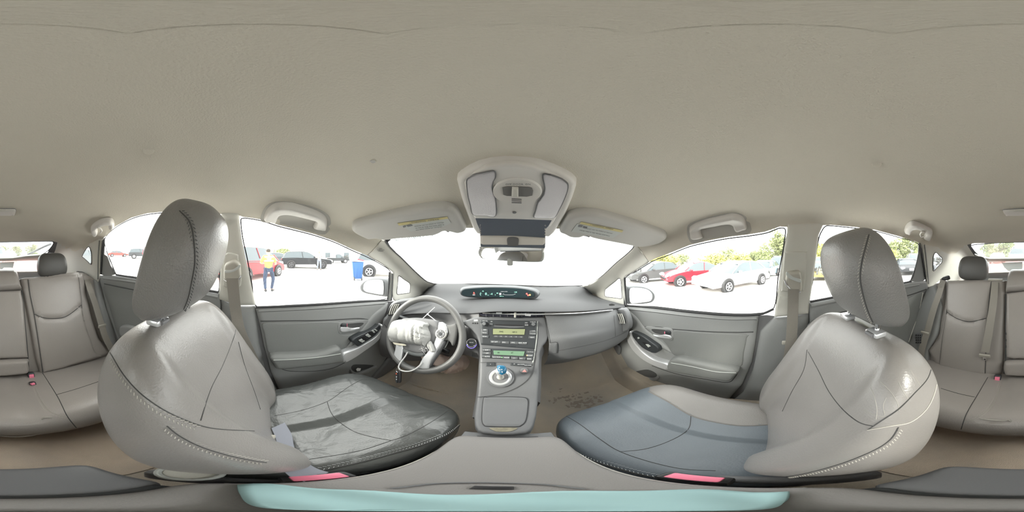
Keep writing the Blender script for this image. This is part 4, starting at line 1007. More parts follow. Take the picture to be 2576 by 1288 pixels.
# ================================================================== rear bench
RB = empty('rear_bench', label='grey leather rear bench seat with folding centre armrest', cat='seat')
rbp = prof([(-.80,-.90),(-.835,-.80),(-.85,-.745),(-.885,-.62),(-.95,-.45),(-1.03,-.30),(-1.085,-.19),(-1.105,-.162),(-1.14,-.150),(-1.25,-.150)], 5)
def rbi(k): return lambda x, y: rbp(x, y)*(1-k)
BO = [(-285,868),(-262,800),(-240,750),(-222,714),(-195,706),(-120,705),(-45,706),(50,704),(100,700),(200,690),(212,690),(236,702),(262,760),(290,830),(305,868),(300,930),(0,960),(-280,930)]
base = patch('back_frame', BO, rbi(-.02), M['rear_seat'], RB, h=.02, w=.03, thick=.10, step=10, corners=True)
lp = [(50,704),(60,702),(130,697),(196,690),(208,693),(214,720),(220,760),(228,800),(246,850),(282,884),(255,897),(200,913),(150,928),(107,938),(98,936),(88,900),(74,820),(62,760)]
patch('back_bolster', lp, rbi(.0), M['rear_seat'], RB, h=.028, w=.03, thick=.02, step=8, corners=True)
lc = [(70,703),(130,698),(196,692),(204,745),(208,790),(218,830),(238,885),(255,896),(200,912),(150,927),(108,937),(98,870),(86,792),(76,745)]
lcp = patch('back_panel', lc, rbi(.026), M['rear_seat'], RB, h=.012, w=.02, thick=.02, step=7, corners=True, grooves=[([(86,791),(110,800),(140,802),(170,795),(205,768)], .012, .008)])
rp = [(-47,708),(-60,706),(-130,707),(-194,708),(-196,745),(-200,800),(-212,850),(-240,880),(-214,921),(-152,937),(-85,943),(-55,942),(-50,900),(-48,820),(-46,760)]
patch('back_bolster', rp, rbi(.0), M['rear_seat'], RB, h=.028, w=.03, thick=.02, step=8, corners=True)
rc_ = [(-82,708),(-130,708),(-192,710),(-194,745),(-195,785),(-205,850),(-213,919),(-152,936),(-98,941),(-95,870),(-92,800),(-86,745)]
patch('back_panel', rc_, rbi(.026), M['rear_seat'], RB, h=.012, w=.02, thick=.02, step=7, corners=True, grooves=[([(-195,785),(-171,801),(-141,810),(-118,807),(-94,801)], .012, .008)])
for q in ([(86,790),(110,799),(140,801),(170,794),(205,767)], [(-195,784),(-171,800),(-141,809),(-118,806),(-94,800)]): seamline('panel_seam', q, rbi(.034), .0022, sm_, RB, step=10)
for q in ([(70,703),(76,745),(86,792),(98,870),(107,936)], [(197,692),(204,745),(208,790),(218,830),(236,884)], [(-192,710),(-194,745),(-195,785),(-205,850),(-213,919)], [(-82,708),(-86,745),(-92,800),(-95,870),(-98,940)]):
    seamline('panel_seam', q, rbi(.030), .0018, sm_, RB, step=12)
patch('center_pad', [(-44,738),(0,733),(52,731),(58,760),(63,820),(68,880),(70,899),(40,900),(0,901),(-26,902),(-45,898),(-46,820),(-45,780)], rbi(.02), M['rear_seat'], RB, h=.03, w=.02, thick=.04, step=8, corners=True)
patch('center_headrest', [(-38,692),(-32,689),(0,686),(32,686),(43,691),(47,702),(51,718),(50,728),(0,732),(-40,735),(-46,730),(-42,705)], rbi(.03), M['rear_seat'], RB, h=.05, w=.03, thick=.05, step=6)
patch('folding_armrest', [(-49,910),(-30,905),(0,904),(66,902),(70,912),(70,934),(40,940),(0,943),(-30,942),(-48,938)], rbi(.03), M['rear_seat'], RB, h=.04, w=.02, thick=.04, step=6)
seamline('pad_gap', [(-46,740),(-46,900),(-50,940)], rbi(.03), .004, sm_, RB, step=14); seamline('pad_gap', [(55,731),(63,820),(70,900),(71,936)], rbi(.02), .005, sm_, RB, step=14)
# cushion
CP = [(-.90,-.80),(-.86,-.755),(-.80,-.742),(-.68,-.715),(-.55,-.680),(-.47,-.662),(-.425,-.668),(-.395,-.700),(-.388,-.740),(-.398,-.790),(-.45,-.90),(-.50,-.97)]
cpf = catmull([Vector(a) for a in CP], 5, False); v = []; f = []
NX = 48
for i in range(NX+1):
    x = -.66+1.32*i/NX
    for k, a in enumerate(cpf):
        t = k/(len(cpf)-1)
        dz = -.012*math.exp(-((abs(x)-.085)/.012)**2)*(1 if .1 < t < .6 else 0)
        dz += .012*math.cos((abs(x)-.36)/.26*PI*.5)*(1 if abs(x) > .1 else 0)*math.sin(min(1, t*1.6)*PI)
        dy = -.05*max(0, abs(x)-.45)**1.2
        v.append((x, a[0]+dy*(1 if t > .4 else 0), a[1]+dz))
n_ = len(cpf)
for i in range(NX):
    for k in range(n_-1): f.append((i*n_+k, (i+1)*n_+k, (i+1)*n_+k+1, i*n_+k+1))
rcush = mesh('cushion', v, f, M['rear_seat'], RB, True, 60)
for q in ([(107,938),(142,993),(156,1020),(170,1048),(192,1076)], [(142,993),(197,977),(262,955)], [(-91,949),(-112,985),(-144,1040),(-158,1080)], [(-209,977),(-165,990),(-124,999)]): on_mesh('cushion_seam', rcush, q, .0016, sm_, rcush)
for q in ([(85,973),(99,1005),(118,1032),(142,1044),(170,1050)], [(-61,961),(-73,1001),(-93,1032),(-120,1052),(-146,1062)]): stitches('cushion_stitching', rcush, q, th, rcush, sp=.009, L=.007, w=.0012, slant=.0, off=.004)
seamline('front_piping', [(290,1062),(200,1078),(100,1090),(0,1096),(-80,1096),(-160,1090),(-250,1075)], lambda x, y: caster_r(x, y), .003, M['label'], rcush) if False else None
cr_ = caster(rcush, .001)
tube('front_piping', [cr_(x, y) for x, y in ((280,1066),(200,1080),(100,1091),(0,1096),(-80,1097),(-160,1090),(-240,1078))], .0022, M['thread'], rcush, n=6, spline=4)
# rear headrests: two of a kind on the bench
def rear_head(cx, cy, cz, w=.118):
    def hf(q, p):
        p = p.copy(); u, v, w_ = q; p.x *= 1.0-.10*max(0, w_)-.03*w_*w_; p.y *= .9+.2*(1-w_*w_); return p
    h_ = pillow('headrest', (w, .05, .092), hf, mat('rear headrest', (.10, .097, .092), .45, bump=.3), RB, n=16, p=4, mtx=Matrix.Translation((cx, cy, cz)) @ Matrix.Rotation(math.radians(8), 4, 'X'))
    for k in (-.055, .055):
        tube('headrest_post', [(cx+k, cy-.005, cz-.14), (cx+k, cy, cz-.06)], .006, M['black'], RB, n=10, spline=1)
        disc('post_guide', (cx+k, cy+.005, cz-.098), (0, .25, 1), .020, .010, M['beltplastic'], RB, seg=16)
    return h_
p = onR(131, 667, 1.235); rear_head(p.x, p.y, p.z, .114); p = onR(2449, 675, 1.235); rear_head(p.x, p.y, p.z, .114)
bt = empty('belt_anchor', label='small red and pale belt anchor beside the rear end of the armrest', cat='anchor')
rbox('anchor_plate', (.030, .012, .006), onZ(2296, 1234, -.598), M['white'], bt, rot=(0, 0, -.5), bev=.002); rbox('anchor_tip', (.012, .012, .007), onZ(2254, 1232, -.598), M['pink'], bt, rot=(0, 0, -.5), bev=.002)
# child seat anchor covers
for (x, y) in ((187, 693), (-167, 711)):
    p = rbp(x, y); disc('anchor_cover', p+Vector((0, 0, .006)), (0, .3, 1), .018, .01, M['beltplastic'], RB, seg=16)
# shaded fold of the carpet by the tunnel, drawn as a dark strip
seamline('crease_shade', [(2360,1172),(2390,1152),(2420,1136),(2450,1128)], lambda x, y: onZ(x, y, -.968), .008, mat('carpet fold shade', (.20, .17, .14), 1), fl, step=10)
# side bolster panels between bench and doors
for q in ([(236,704),(252,708),(275,770),(300,850),(320,880),(320,920),(292,920),(282,884),(262,830),(246,770)], [(-221,716),(-240,722),(-262,770),(-282,830),(-300,880),(-300,915),(-240,915),(-238,880),(-215,840),(-205,770)]):
    patch('side_bolster', q, rbi(.01), M['door'], RB, h=.02, w=.03, thick=.04, step=10, corners=True)
gr = patch('vent_grille', [(-274,840),(-258,836),(-256,842),(-258,866),(-268,862),(-276,850)], rbi(.06), M['dash2'], RB, thick=.004, step=4, corners=True)
for i in range(3):
    for j in range(4): patch('grille_opening', [(-273+i*5.2,842+j*6),(-269.5+i*5.2,841.5+j*6),(-269.5+i*5.2,845.5+j*6),(-273+i*5.2,846+j*6)], rbi(.065), M['black'], gr, thick=.001, step=3, corners=True)

# ================================================================== belts
def latch(p, ux, up, par, s=1.0):
    """tongue plate hanging at P"""
    q = Matrix((ux, up, ux.cross(up))).transposed().to_4x4(); q.translation = p
    a = rbox('tongue_grip', (.062*s, .022*s, .012*s), (0, 0, 0), M['beltplastic'], par, bev=.004); a.data.transform(q)
    b = rbox('tongue', (.024*s, .034*s, .003), (0, -.026*s, 0), M['chrome'], par, bev=.001); b.data.transform(q)
    c = rbox('tongue_slot', (.010*s, .008*s, .0036), (0, -.032*s, 0), M['black'], par, bev=0); c.data.transform(q)
# driver belt
bD = empty('seat_belt', label='driver seat belt hanging from the left door pillar over the seat', cat='seat belt', group='front seat belts')
hm_ = H(.03)
a0 = hm_(586, 706); ux = (hm_(600, 706)-hm_(572, 706)).normalized(); upv = (hm_(586, 680)-a0).normalized()
patch('belt_guide', [(565,668),(575,658),(590,654),(603,662),(606,675),(606,698),(598,702),(584,706),(572,706),(564,700)], H(.022), M['beltplastic'], bD, h=.016, w=.012, thick=.012, step=4)
patch('guide_slot', [(566,680),(585,678),(604,666),(603,674),(586,684),(568,687)], H(.0385), M['label'], bD, h=.002, w=.003, thick=.002, step=4)
tube('guide_loop', [H(.035)(x, y) for x, y in ((563,703),(572,708),(586,708),(600,702),(607,694))], .0035, M['chrome'], bD, n=8)
c_l = caster(lbk, .012)
P0 = [H(.038)(584,700), H(.040)(588,740), H(.045)(594,790), H(.05)(603,830), H(.05)(625,880)]
strap('webbing', P0+[H(.05)(655,940), H(.04)(672,990)], [ux*.024]*len(P0)+[ux*.02]*2, .0007, M['belt'], bD)
cc = caster(lcu, .010)
lb = lambda x, y: onZ(x, y, -.600)
strap('webbing', [onZ(655,1040,-.57), onZ(662,1080,-.575), onZ(672,1098,-.585)], Vector((.024, .012, 0)), .0008, M['belt'], bD)
strap('webbing', [onZ(700,1070,-.585), onZ(715,1100,-.590), onZ(720,1140,-.590), onZ(760,1185,-.590), onZ(800,1200,-.592)], [Vector((.014, -.016, .004))]*5, .0008, mat('cool webbing', (.22, .23, .27), .6), bD)
latch(onZ(658, 1098, -.575), Vector((.2, .9, .1)).normalized(), Vector((-.9, .2, .1)).normalized(), bD, .8)
bk_ = empty('seat_belt_buckle', label='red buckle release between driver seat and armrest', cat='buckle', group='front buckles')
pk = onZ(850, 1200, -.592)
bb = rbox('buckle_body', (.026, .062, .050), (-.118, .048, -.615), M['black'], bk_, bev=.006)
rbox('release_button', (.019, .046, .006), (-.1175, .048, -.588), M['pink'], bk_, bev=.003)
bk2 = empty('seat_belt_buckle', label='red buckle release between passenger seat and armrest', cat='buckle', group='front buckles')
rbox('buckle_body', (.026, .062, .050), (.112, .055, -.615), M['black'], bk2, bev=.006)
rbox('release_button', (.019, .046, .006), (.112, .055, -.588), M['pink'], bk2, bev=.003)
# passenger belt
bP = empty('seat_belt', label='passenger seat belt hanging straight down the right door pillar', cat='seat belt', group='front seat belts')
patch('belt_guide', [(1980,685),(2000,681),(2012,683),(2016,700),(2016,728),(2008,733),(1994,731),(1982,722),(1976,708),(1977,692)], H(.022), M['beltplastic'], bP, h=.016, w=.012, thick=.012, step=4)
patch('guide_slot', [(1979,684),(1995,696),(2014,703),(2014,711),(1995,705),(1980,696)], H(.0385), M['label'], bP, h=.002, w=.003, thick=.002, step=4)
tube('guide_loop', [H(.035)(x, y) for x, y in ((1974,704),(1978,716),(1988,727),(2000,733),(2014,735))], .0035, M['chrome'], bP, n=8)
ux2 = (H(.03)(2010, 760)-H(.03)(1984, 760)).normalized()
strap('webbing', [H(.04)(1996,728), H(.05)(1995,770), H(.06)(1993,820), H(.07)(1990,860), H(.08)(1985,900)], ux2*.023, .0008, M['belt'], bP)
latch(H(.062)(1984, 862), ux2, Vector((0, 0, 1)), bP, .9)
strap('webbing', [H(.045)(1998,905), H(.04)(2000,960), H(.03)(1990,1010)], ux2*.02, .0008, M['belt'], bP)
tube('stay_button', [H(.075)(1983,900), H(.078)(1983,902)], .006, M['black'], bP, n=8, spline=1)
# rear belts
def rbelt(label, pts, wv, lt=None, up=None, sc=1.0):
    b = empty('rear_seat_belt', label=label, cat='seat belt', group='rear seat belts')
    strap('webbing', pts, wv, .0009, M['belt'], b)
    if lt is not None: latch(lt[0], lt[1], lt[2], b, sc)
    return b
q = rbi(.06)
wvx = Vector((.024, 0, 0))
b1 = rbelt('rear seat belt running down beside the left rear door', [rbi(.02)(215,686), q(224,720), q(238,760), q(254,812), q(266,850), q(285,885)], wvx, (q(257,820), Vector((1, 0, 0)), Vector((0, .2, 1)).normalized()), 1.0)
patch('belt_guide', [(192,681),(200,680),(213,682),(211,686),(205,688),(196,687)], rbi(.04), M['black'], b1, h=.006, w=.006, thick=.01, step=3)
b2 = rbelt('rear seat belt crossing down beside the right rear door', [rbi(.02)(-203,702), q(-214,740), q(-228,780), q(-243,832), q(-254,868), q(-262,905)], wvx, (q(-249,838), Vector((1, 0, 0)), Vector((0, .2, 1)).normalized()), 1.0)
patch('belt_guide', [(-208,702),(-200,696),(-188,694),(-187,700),(-196,704)], rbi(.04), M['black'], b2, h=.006, w=.006, thick=.01, step=3)
b3 = rbelt('middle rear seat belt hanging over the right half of the bench', [rbi(.03)(-73,710), q(-77,760), q(-86,820), q(-98,886)], wvx*.95, (q(-99,895), Vector((1, 0, 0)), Vector((0, .2, 1)).normalized()), 1.1)
rbox('belt_outlet', (.10, .03, .012), rbp(-72, 708)+Vector((0, .0, .012)), M['beltplastic'], b3, bev=.004)
def rbuck(label, x, y, two=False):
    b = empty('rear_belt_buckle', label=label, cat='buckle', group='rear buckles')
    c = caster(rcush)(x, y)
    rbox('buckle_body', (.034, .040, .040), c+Vector((0, -.005, .004)), M['radio'], b, rot=(.5, 0, 0), bev=.006)
    rbox('release_button', (.024, .012, .026), c+Vector((0, .016, .012)), M['pink'], b, rot=(.4, 0, 0), bev=.003)
    if two:
        c = caster(rcush)(x+4, y+20); rbox('buckle_body', (.026, .030, .03), c+Vector((0, 0, .0)), M['radio'], b, rot=(.5, 0, .3), bev=.005); rbox('release_button', (.018, .020, .012), c+Vector((.002, .010, .012)), M['pink'], b, rot=(.4, 0, .3), bev=.003)
rbuck('pair of red rear buckles lying beside the folded centre armrest', 78, 946, True)
rbuck('single red rear buckle standing in front of the middle rear belt', -66, 952)
# ================================================================== steering wheel with deployed airbag
SW = empty('steering_wheel', label='grey three-spoke steering wheel with a deployed white airbag hanging out', cat='steering wheel')
WC = Vector((-.372, .606, -.372)); WN = Vector((.0, -.90, .436)).normalized()
WX = Vector((1, 0, 0)); WY = WN.cross(WX).normalized()
def wp_(k=0): return plane(WC+WN*k, WN)
def wpt(r, a, k=0): return WC+WX*math.cos(a)*r+WY*math.sin(a)*r+WN*k
tube('rim', [wpt(.181, 2*PI*i/48) for i in range(48)], .0155, mat('wheel leather', (.13, .13, .127), .42, bump=.3), SW, n=16, closed=True, spline=2)
hub = patch('hub', [(1012,803),(1030,800),(1054,799.5),(1080,803),(1101,808),(1108,830),(1098,857),(1085,875),(1069,887),(1055,890),(1043,887),(1019,880),(1012,868),(1000,850),(1000,825)], wp_(.0), M['dash2'], SW, h=.012, w=.012, thick=.03, step=5)
patch('hub_lower', [(1015,876),(1030,882),(1045,887),(1068,888),(1064,897),(1045,896),(1025,891),(1014,884)], wp_(.004), mat('hub low', (.12, .13, .13), .5), SW, h=.006, w=.006, thick=.02, step=4)
spr = patch('spoke', [(1104,811),(1112,810),(1120,815),(1126,824),(1127,835),(1123,846),(1117,855),(1100,886),(1086,908),(1078.5,928),(1065,928.5),(1053,926),(1058,912),(1064,900),(1080,881),(1092,862),(1099,845),(1101,828)], wp_(.006), M['silver'], SW, h=.007, w=.008, thick=.018, step=4, corners=True)
patch('spoke_facet', [(1110,856),(1120,858),(1119,864),(1104,889),(1090,910),(1080,927),(1078,920),(1084,900),(1098,876)], wp_(.004), M['stack'], SW, h=.006, w=.006, thick=.015, step=4, corners=True)
patch('spoke', [(996.6,866),(1005,868),(1016,868),(1013,889),(1010,905),(1008,912),(998,909),(988,904),(992,890),(995,880)], wp_(.006), M['silver'], SW, h=.006, w=.006, thick=.018, step=4, corners=True)
patch('spoke_facet', [(1015,869),(1020,874),(1018,884),(1012,900),(1009,910),(1012,890)], wp_(.004), M['stack'], SW, h=.003, w=.004, thick=.015, step=4, corners=True)
patch('spoke_arm', [(1120,818),(1132,818),(1146,814),(1153,822),(1150,845),(1144,866),(1138,870),(1134,862),(1128,857),(1118,856),(1124,846),(1128,834)], wp_(.0), mat('wheel leather', (.19, .19, .185), .4), SW, h=.008, w=.01, thick=.018, step=4)
patch('spoke_arm', [(1006,812),(992,820),(980,828),(974,830),(973,845),(980,850),(996,862),(1006,866)], wp_(.0), mat('wheel leather', (.19, .19, .185), .4), SW, h=.008, w=.01, thick=.018, step=4)
p, ex, ey, n = on(wp_(.014), 1109.5, 840)
cpad = disc('control_pad', p, WN, .0245, .010, M['lightplastic'], SW, seg=32, bev=.002)
cf_ = disc('pad_face', p+WN*.004, WN, .0205, .006, M['dash2'], cpad, seg=32, bev=.003)
disc('pad_centre', p+WN*.007, WN, .007, .003, M['radio'], cpad, seg=20)
for a in (0, 1, 2, 3):
    d = WX*math.cos(a*PI/2+.2)+WY*math.sin(a*PI/2+.2); disc('pad_mark', p+WN*.0074+d*.0135, WN, .0022, .001, M['print'], cpad, seg=8, bev=.0002)
# airbag: gathered pillow of white nylon
bm_ = wp_(.012)
ag = [(984,826),(990,812),(999,806),(1011.5,804),(1032,808),(1050.6,811),(1066,813),(1076,812),(1080,818),(1077,824),(1082,836),(1084,848),(1080,862),(1075,872),(1066,870),(1055,868),(1040,866),(1024.5,865),(1006,862),(992,863),(985,856),(981,846),(981,834)]
air = patch('airbag', ag, bm_, M['cloth'], SW, h=.050, w=.05, thick=.0, step=3, curve=4,
   grooves=[([(1050,812),(1052,830),(1051,850),(1049,866)], .010, .004), ([(1056,818),(1062,832),(1066,850)], .006, .004), ([(1068,816),(1070,834),(1074,852),(1068,868)], .006, .0035), ([(1052,846),(1062,852),(1070,864)], .006, .0035), ([(1010,815),(1014,835),(1010,858)], .006, .006), ([(1028,812),(1034,836),(1030,862)], .005, .006), ([(988,850),(1002,856),(1020,860),(1044,862)], .005, .004), ([(1056,824),(1070,828),(1080,832)], .005, .003), ([(1054,836),(1068,842),(1082,846)], .004, .003), ([(1040,815),(1044,835),(1042,860)], .003, .004)])
patch('torn_cover', [(1024,806),(1036,804),(1050,806),(1064,809),(1070,813),(1056,813),(1040,811),(1028,809)], wp_(.055), M['label'], SW, thick=.002, step=3)
patch('airbag_flap', [(988,861),(1000,863),(1014,865),(1021,868),(1018,870),(1000,868),(992,866)], wp_(.030), mat('cream flap', (.72, .68, .55), .8), SW, thick=.002, step=3)
patch('airbag_tail', [(1074,868),(1082,858),(1088,866),(1092,876),(1094,884),(1086,886),(1080,880)], wp_(.022), M['cloth'], SW, h=.010, w=.01, thick=.004, step=3, grooves=[([(1080,864),(1086,882)], .004, .003)])
rng = random.Random(9); bx = []
for i in range(26):
    a = bm_(rng.uniform(1062, 1090), rng.uniform(868, 884))+WN*.012; b = a+Vector((rng.uniform(-.012, .014), rng.uniform(-.004, .004), rng.uniform(-.018, .004)))
    t = (b-a); mt = t.to_track_quat('X', 'Z').to_matrix().to_4x4(); mt.translation = (a+b)/2; bx.append(mt @ Matrix.Diagonal((t.length, .0008, .0008, 1)))
fr = join_boxes('frayed_thread', bx, M['white'], SW); fr['kind'] = 'stuff'
# column shroud, stalks
rbox('column_shroud', (.14, .16, .11), WC-WN*.12+Vector((0, 0, -.015)), M['dash2'], SW, rot=(math.radians(-25), 0, 0), bev=.03, seg=3)
st = wp_(-.06)
tube('stalk', [st(1128, 836), st(1150, 834), st(1163, 833.5)], .0075, M['dash2'], SW, n=10, spline=1)
tube('stalk_tip', [st(1163, 833.5), st(1183, 833.5)], .0125, M['stack'], SW, n=14, spline=1)
tube('stalk', [wp_(-.05)(1030, 805), wp_(-.05)(1014, 799), wp_(-.05)(1001, 793)], .009, M['radio'], SW, n=10, spline=1)
rbox('cruise_stalk', (.035, .018, .020), wp_(-.035)(1121, 882), M['black'], SW, rot=(0, .3, 0), bev=.004)
tube('cruise_arm', [wp_(-.035)(1128, 856), wp_(-.035)(1124, 866), wp_(-.035)(1116, 880)], .0028, M['print'], SW, n=8)
# zip tie on the rim
zt = wp_(.004)
z1 = tube('zip_tie', [zt(1062,802.5), zt(1069,796), zt(1075,790.5), zt(1085,781), zt(1094,773)], .0018, M['white'], n=6, spline=2)
z2 = tube('tie_tail', [zt(1075,790.5), zt(1084,797), zt(1100,810)], .0018, M['white'], z1, n=6, spline=2)
disc('tie_head', zt(1075.5, 790.5), WN, .0045, .006, M['white'], z1, seg=8)
tag(z1, 'thin white zip tie knotted above the steering wheel hub', 'zip tie')
# white key cable and the key fob on it
kb = wp_(.020)
cabl = tube('key_cable', [kb(1025,886), kb(1019,897), kb(1010,909), kb(1004,918), kb(1003,926), kb(1008,931), kb(1018,934), kb(1032,933.5), kb(1045,928), kb(1055,920), kb(1062,912)], .0030, M['white'], n=10, spline=5)
tag(cabl, 'white cable loop hanging from the bottom of the steering wheel', 'cable')
fob = empty('key_fob', label='black car key fob on a ring hanging from the white cable', cat='key')
fm = wp_(.022)
tube('key_ring', [fm(1002+5.5*math.cos(a), 931+5.5*math.sin(a)) for a in [i*2*PI/14 for i in range(14)]], .0009, M['chrome'], fob, n=6, closed=True, spline=2)
for k, (x, m_) in enumerate(((998.5, 'radio'), (1004.5, 'black'))):
    patch('fob_shell', [(x-3.4,935),(x,933.5),(x+3.2,936),(x+3.6,950),(x+2.6,961),(x-.5,963.5),(x-3,958),(x-3.8,946)], wp_(.018+.010*k), M[m_], fob, h=.005, w=.004, thick=.006, step=2.5)
patch('panic_button', [(995.6,939),(997.4,938.4),(997.8,941.6),(996,942)], wp_(.0245), mat('orange red', (.9, .15, .05), .4), fob, thick=.0008, step=1.5, corners=True)
for y in (947, 953): patch('fob_button', [(996,y),(998,y-.5),(998.4,y+2.4),(996.4,y+3)], wp_(.0245), M['print'], fob, thick=.0005, step=1.5, corners=True)
# plastic bag under the dashboard
bgm = lambda x, y: onR(x, y, .84)
bag = patch('plastic_bag', [(1060,897),(1075,893),(1095,900),(1108,890),(1120,896),(1136,903),(1150,904),(1160,897),(1167,896),(1176,901),(1182,912),(1174,924),(1158,931),(1140,935),(1115,936),(1104,930),(1098,920),(1080,910),(1064,905)], bgm, M['bag'], h=.05, w=.05, thick=.01, step=4,
   grooves=[([(1136,904),(1128,918),(1114,934)], .016, .008), ([(1150,905),(1160,918),(1166,926)], .010, .006), ([(1108,892),(1112,908),(1104,926)], .008, .006), ([(1130,930),(1150,922),(1178,914)], .007, .006), ([(1120,898),(1140,912),(1160,914)], .006, .005)])
tag(bag, 'crumpled pinkish plastic bag lying in the driver footwell under the dash', 'bag')
# pedals
pd = empty('pedal', label='dark brake pedal below the steering column', cat='pedal')
rbox('pad', (.09, .02, .055), onR(1082, 925, .97), M['black'], pd, rot=(-.6, 0, 0), bev=.006)
tube('arm', [onR(1082, 925, .97), onR(1084, 905, 1.0), onR(1086, 880, 1.02)], .008, M['seam'], pd)

# ================================================================== overhead
OV = empty('overhead_console', label='pale overhead console with two map lamps and an opened sunglasses drawer', cat='ceiling light')
oh = H(.006); OO = [(1150,452),(1152,440),(1160,432),(1182,419),(1207,408),(1236,401),(1267,398),(1300,398.5),(1335,401),(1361,406),(1395,418),(1425,431),(1441,441),(1450,452),(1449,466),(1441,490),(1425,528),(1407,560),(1395,580),(1381,592),(1372,590),(1290,583),(1200,584),(1190,570),(1180,547),(1168,515),(1160,490)]
rimo = patch('console_rim', OO, oh, M['overhead'], OV, h=.014, w=.014, thick=.01, step=7, corners=True)
def ins(P, k): cx = sum(a for a, b in P)/len(P); cy = sum(b for a, b in P)/len(P); return [(cx+(a-cx)*k, cy+(b-cy)*k) for a, b in P]
patch('console_face', [(1168,458),(1174,446),(1194,432),(1225,416),(1267,409),(1300,409),(1340,415),(1375,428),(1407,442),(1430,456),(1430,474),(1412,518),(1396,552),(1385,568),(1290,562),(1203,561),(1192,543),(1178,500)], H(.019), M['overhead'], OV, h=.006, w=.008, thick=.004, step=7, corners=True)
LL = [(1174,455),(1182,446),(1194,439),(1218,434),(1240,430),(1246,434),(1246,446),(1240,458),(1238,472),(1242,488),(1247,503),(1247,542),(1218,541),(1190,539),(1183,515),(1177,490)]
RL_ = [(1367,438),(1366,450),(1369,462),(1370,476),(1366,490),(1358,502),(1352,510),(1347,530),(1343,546),(1370,548),(1394,547),(1407,527),(1420,500),(1428,477),(1428,462),(1420,454),(1407,447),(1385,440)]
lensm = mat('lamp lens', (.50, .48, .50), .2, bump=.6, bscale=900)
for q in (LL, RL_):
    l = patch('map_lamp', q, H(.0255), lensm, OV, h=.003, w=.004, thick=.003, step=5)
    seamline('lens_rim', q, H(.0265), .0016, M['stack'], l, step=5, closed=True)
    for s, e in (((0, 4), 0),): seamline('lens_shade', q[1:5] if q is LL else q[-4:], H(.0275), .0016, M['dash2'], l, step=5)
bp, ex, ey, n = on(H(.026), 1301, 484)
hs = disc('switch_bezel', bp, n, .056, .006, M['overhead'], OV, seg=40, bev=.003)
patch('slide_slot', [(1264,472),(1275,470),(1320,471),(1338,473),(1341,480),(1339,492),(1325,495),(1275,493),(1266,490)], H(.0315), mat('slot', (.17, .165, .16), .5), hs, thick=.001, step=4, corners=True)
patch('slide_switch', [(1288,471),(1304,472),(1304,494),(1287,493)], H(.033), M['lightplastic'], hs, h=.004, w=.003, thick=.002, step=4, corners=True)
for k in range(3): seamline('microphone_slit', [(1287,501+k*4.5),(1300,501.3+k*4.5),(1312,501.7+k*4.5)], H(.031), .0011, M['stack'], hs, step=6)
for s, x in (('OFF', 1279), ('DOOR', 1303), ('ON', 1328)): ptext('lettering', s, x, 463, H(.032), 4.2, M['stack'], hs)
disc('release_dimple', H(.027)(1294, 535), n, .006, .002, M['stack'], OV, seg=16)
# sunglasses drawer, open
dm_ = lambda x, y: onY(x, y, .47-.0006*(y-548))
drw = patch('sunglasses_drawer', [(1196,549),(1300,551),(1388,554),(1380,568),(1372,576),(1371,622),(1320,621),(1210,619),(1208,590),(1206,575),(1200,562)], dm_, mat('drawer lining', (.13, .155, .20), .6), OV, thick=.004, step=7, corners=True)
tray = patch('drawer_front', [(1208,592),(1290,593),(1371,598),(1371,622),(1366,625),(1300,622),(1214,620),(1208,613)], lambda x, y: onY(x, y, .435), M['overhead'], OV, h=.006, w=.008, thick=.012, step=5, corners=True)
patch('drawer_latch', [(1278,597),(1303,598),(1304,614),(1300,619),(1280,618),(1276,612)], lambda x, y: onY(x, y, .427), M['stack'], tray, h=.002, w=.003, thick=.002, step=4)
for q in ([(1207,560),(1209,560),(1210,614),(1208,616)], [(1370,565),(1373,565),(1372,620),(1370,622)]): patch('drawer_side', q, dm_, M['overhead'], OV, h=0, thick=.03, step=8, corners=True)
# interior mirror
IM = empty('rear_view_mirror', label='interior rear view mirror hanging below the sunglasses drawer', cat='mirror')
mo = [(1205,632),(1208,625),(1214,620),(1290,620),(1360,622),(1366,630),(1367,645),(1363,655),(1350,658.5),(1290,657),(1220,651),(1209,645),(1205,638)]
mpl = plane(onY(1286, 638, .50), (-.25, -1, .06))
patch('housing', ins(mo, 1.02), mpl, M['label'], IM, h=.004, w=.006, thick=.022, step=5, corners=False)
patch('glass', ins(mo, .955), lambda x, y: mpl(x, y)*.988, M['mirror'], IM, thick=.001, step=8)
rbox('dip_lever', (.018, .014, .022), mpl(1283, 659)*1.0, M['label'], IM, bev=.004)
tube('mirror_stem', [mpl(1286, 630)*1.04, onY(1288, 600, .60)], .009, M['dash2'], IM, n=10)
# sun visors
def visor(pts, label, lab, yel, hook, prints, txt, slope):
    v_ = empty('sun_visor', label=label, cat='sun visor', group='sun visors')
    vm_ = H(.012)
    patch('visor_pad', pts, vm_, M['visor'], v_, h=.016, w=.02, thick=.012, step=7, curve=4)
    lm_ = H(.0295)
    lb_ = patch('warning_label', lab, lm_, M['label'], v_, thick=.0006, step=8, corners=True)
    patch('yellow_band', yel, H(.0305), M['yellow'], lb_, thick=.0004, step=8, corners=True)
    for q in prints: patch('pictogram', q, H(.0305), M['stack'], lb_, thick=.0004, step=4, corners=True)
    for s, x, y, h_ in txt: ptext('lettering', s, x, y, H(.032), h_*.62, M['stack'], lb_, slope=slope)
    tube('pivot_clip', [H(.02)(x, y) for x, y in hook], .006, M['dash2'], v_, n=8)
    return v_
VL = [(885,571),(891,560),(910,553),(944,544.5),(985,534),(1028,525),(1070,517.5),(1104,514),(1132,517),(1151,528),(1163,549),(1172,568),(1170,577),(1151,582),(1132,577.5),(1118,576),(1108,581),(1096,586),(1084,588),(1040,592),(1000,595),(966,599),(947,595),(927,597),(909,590),(891,580)]
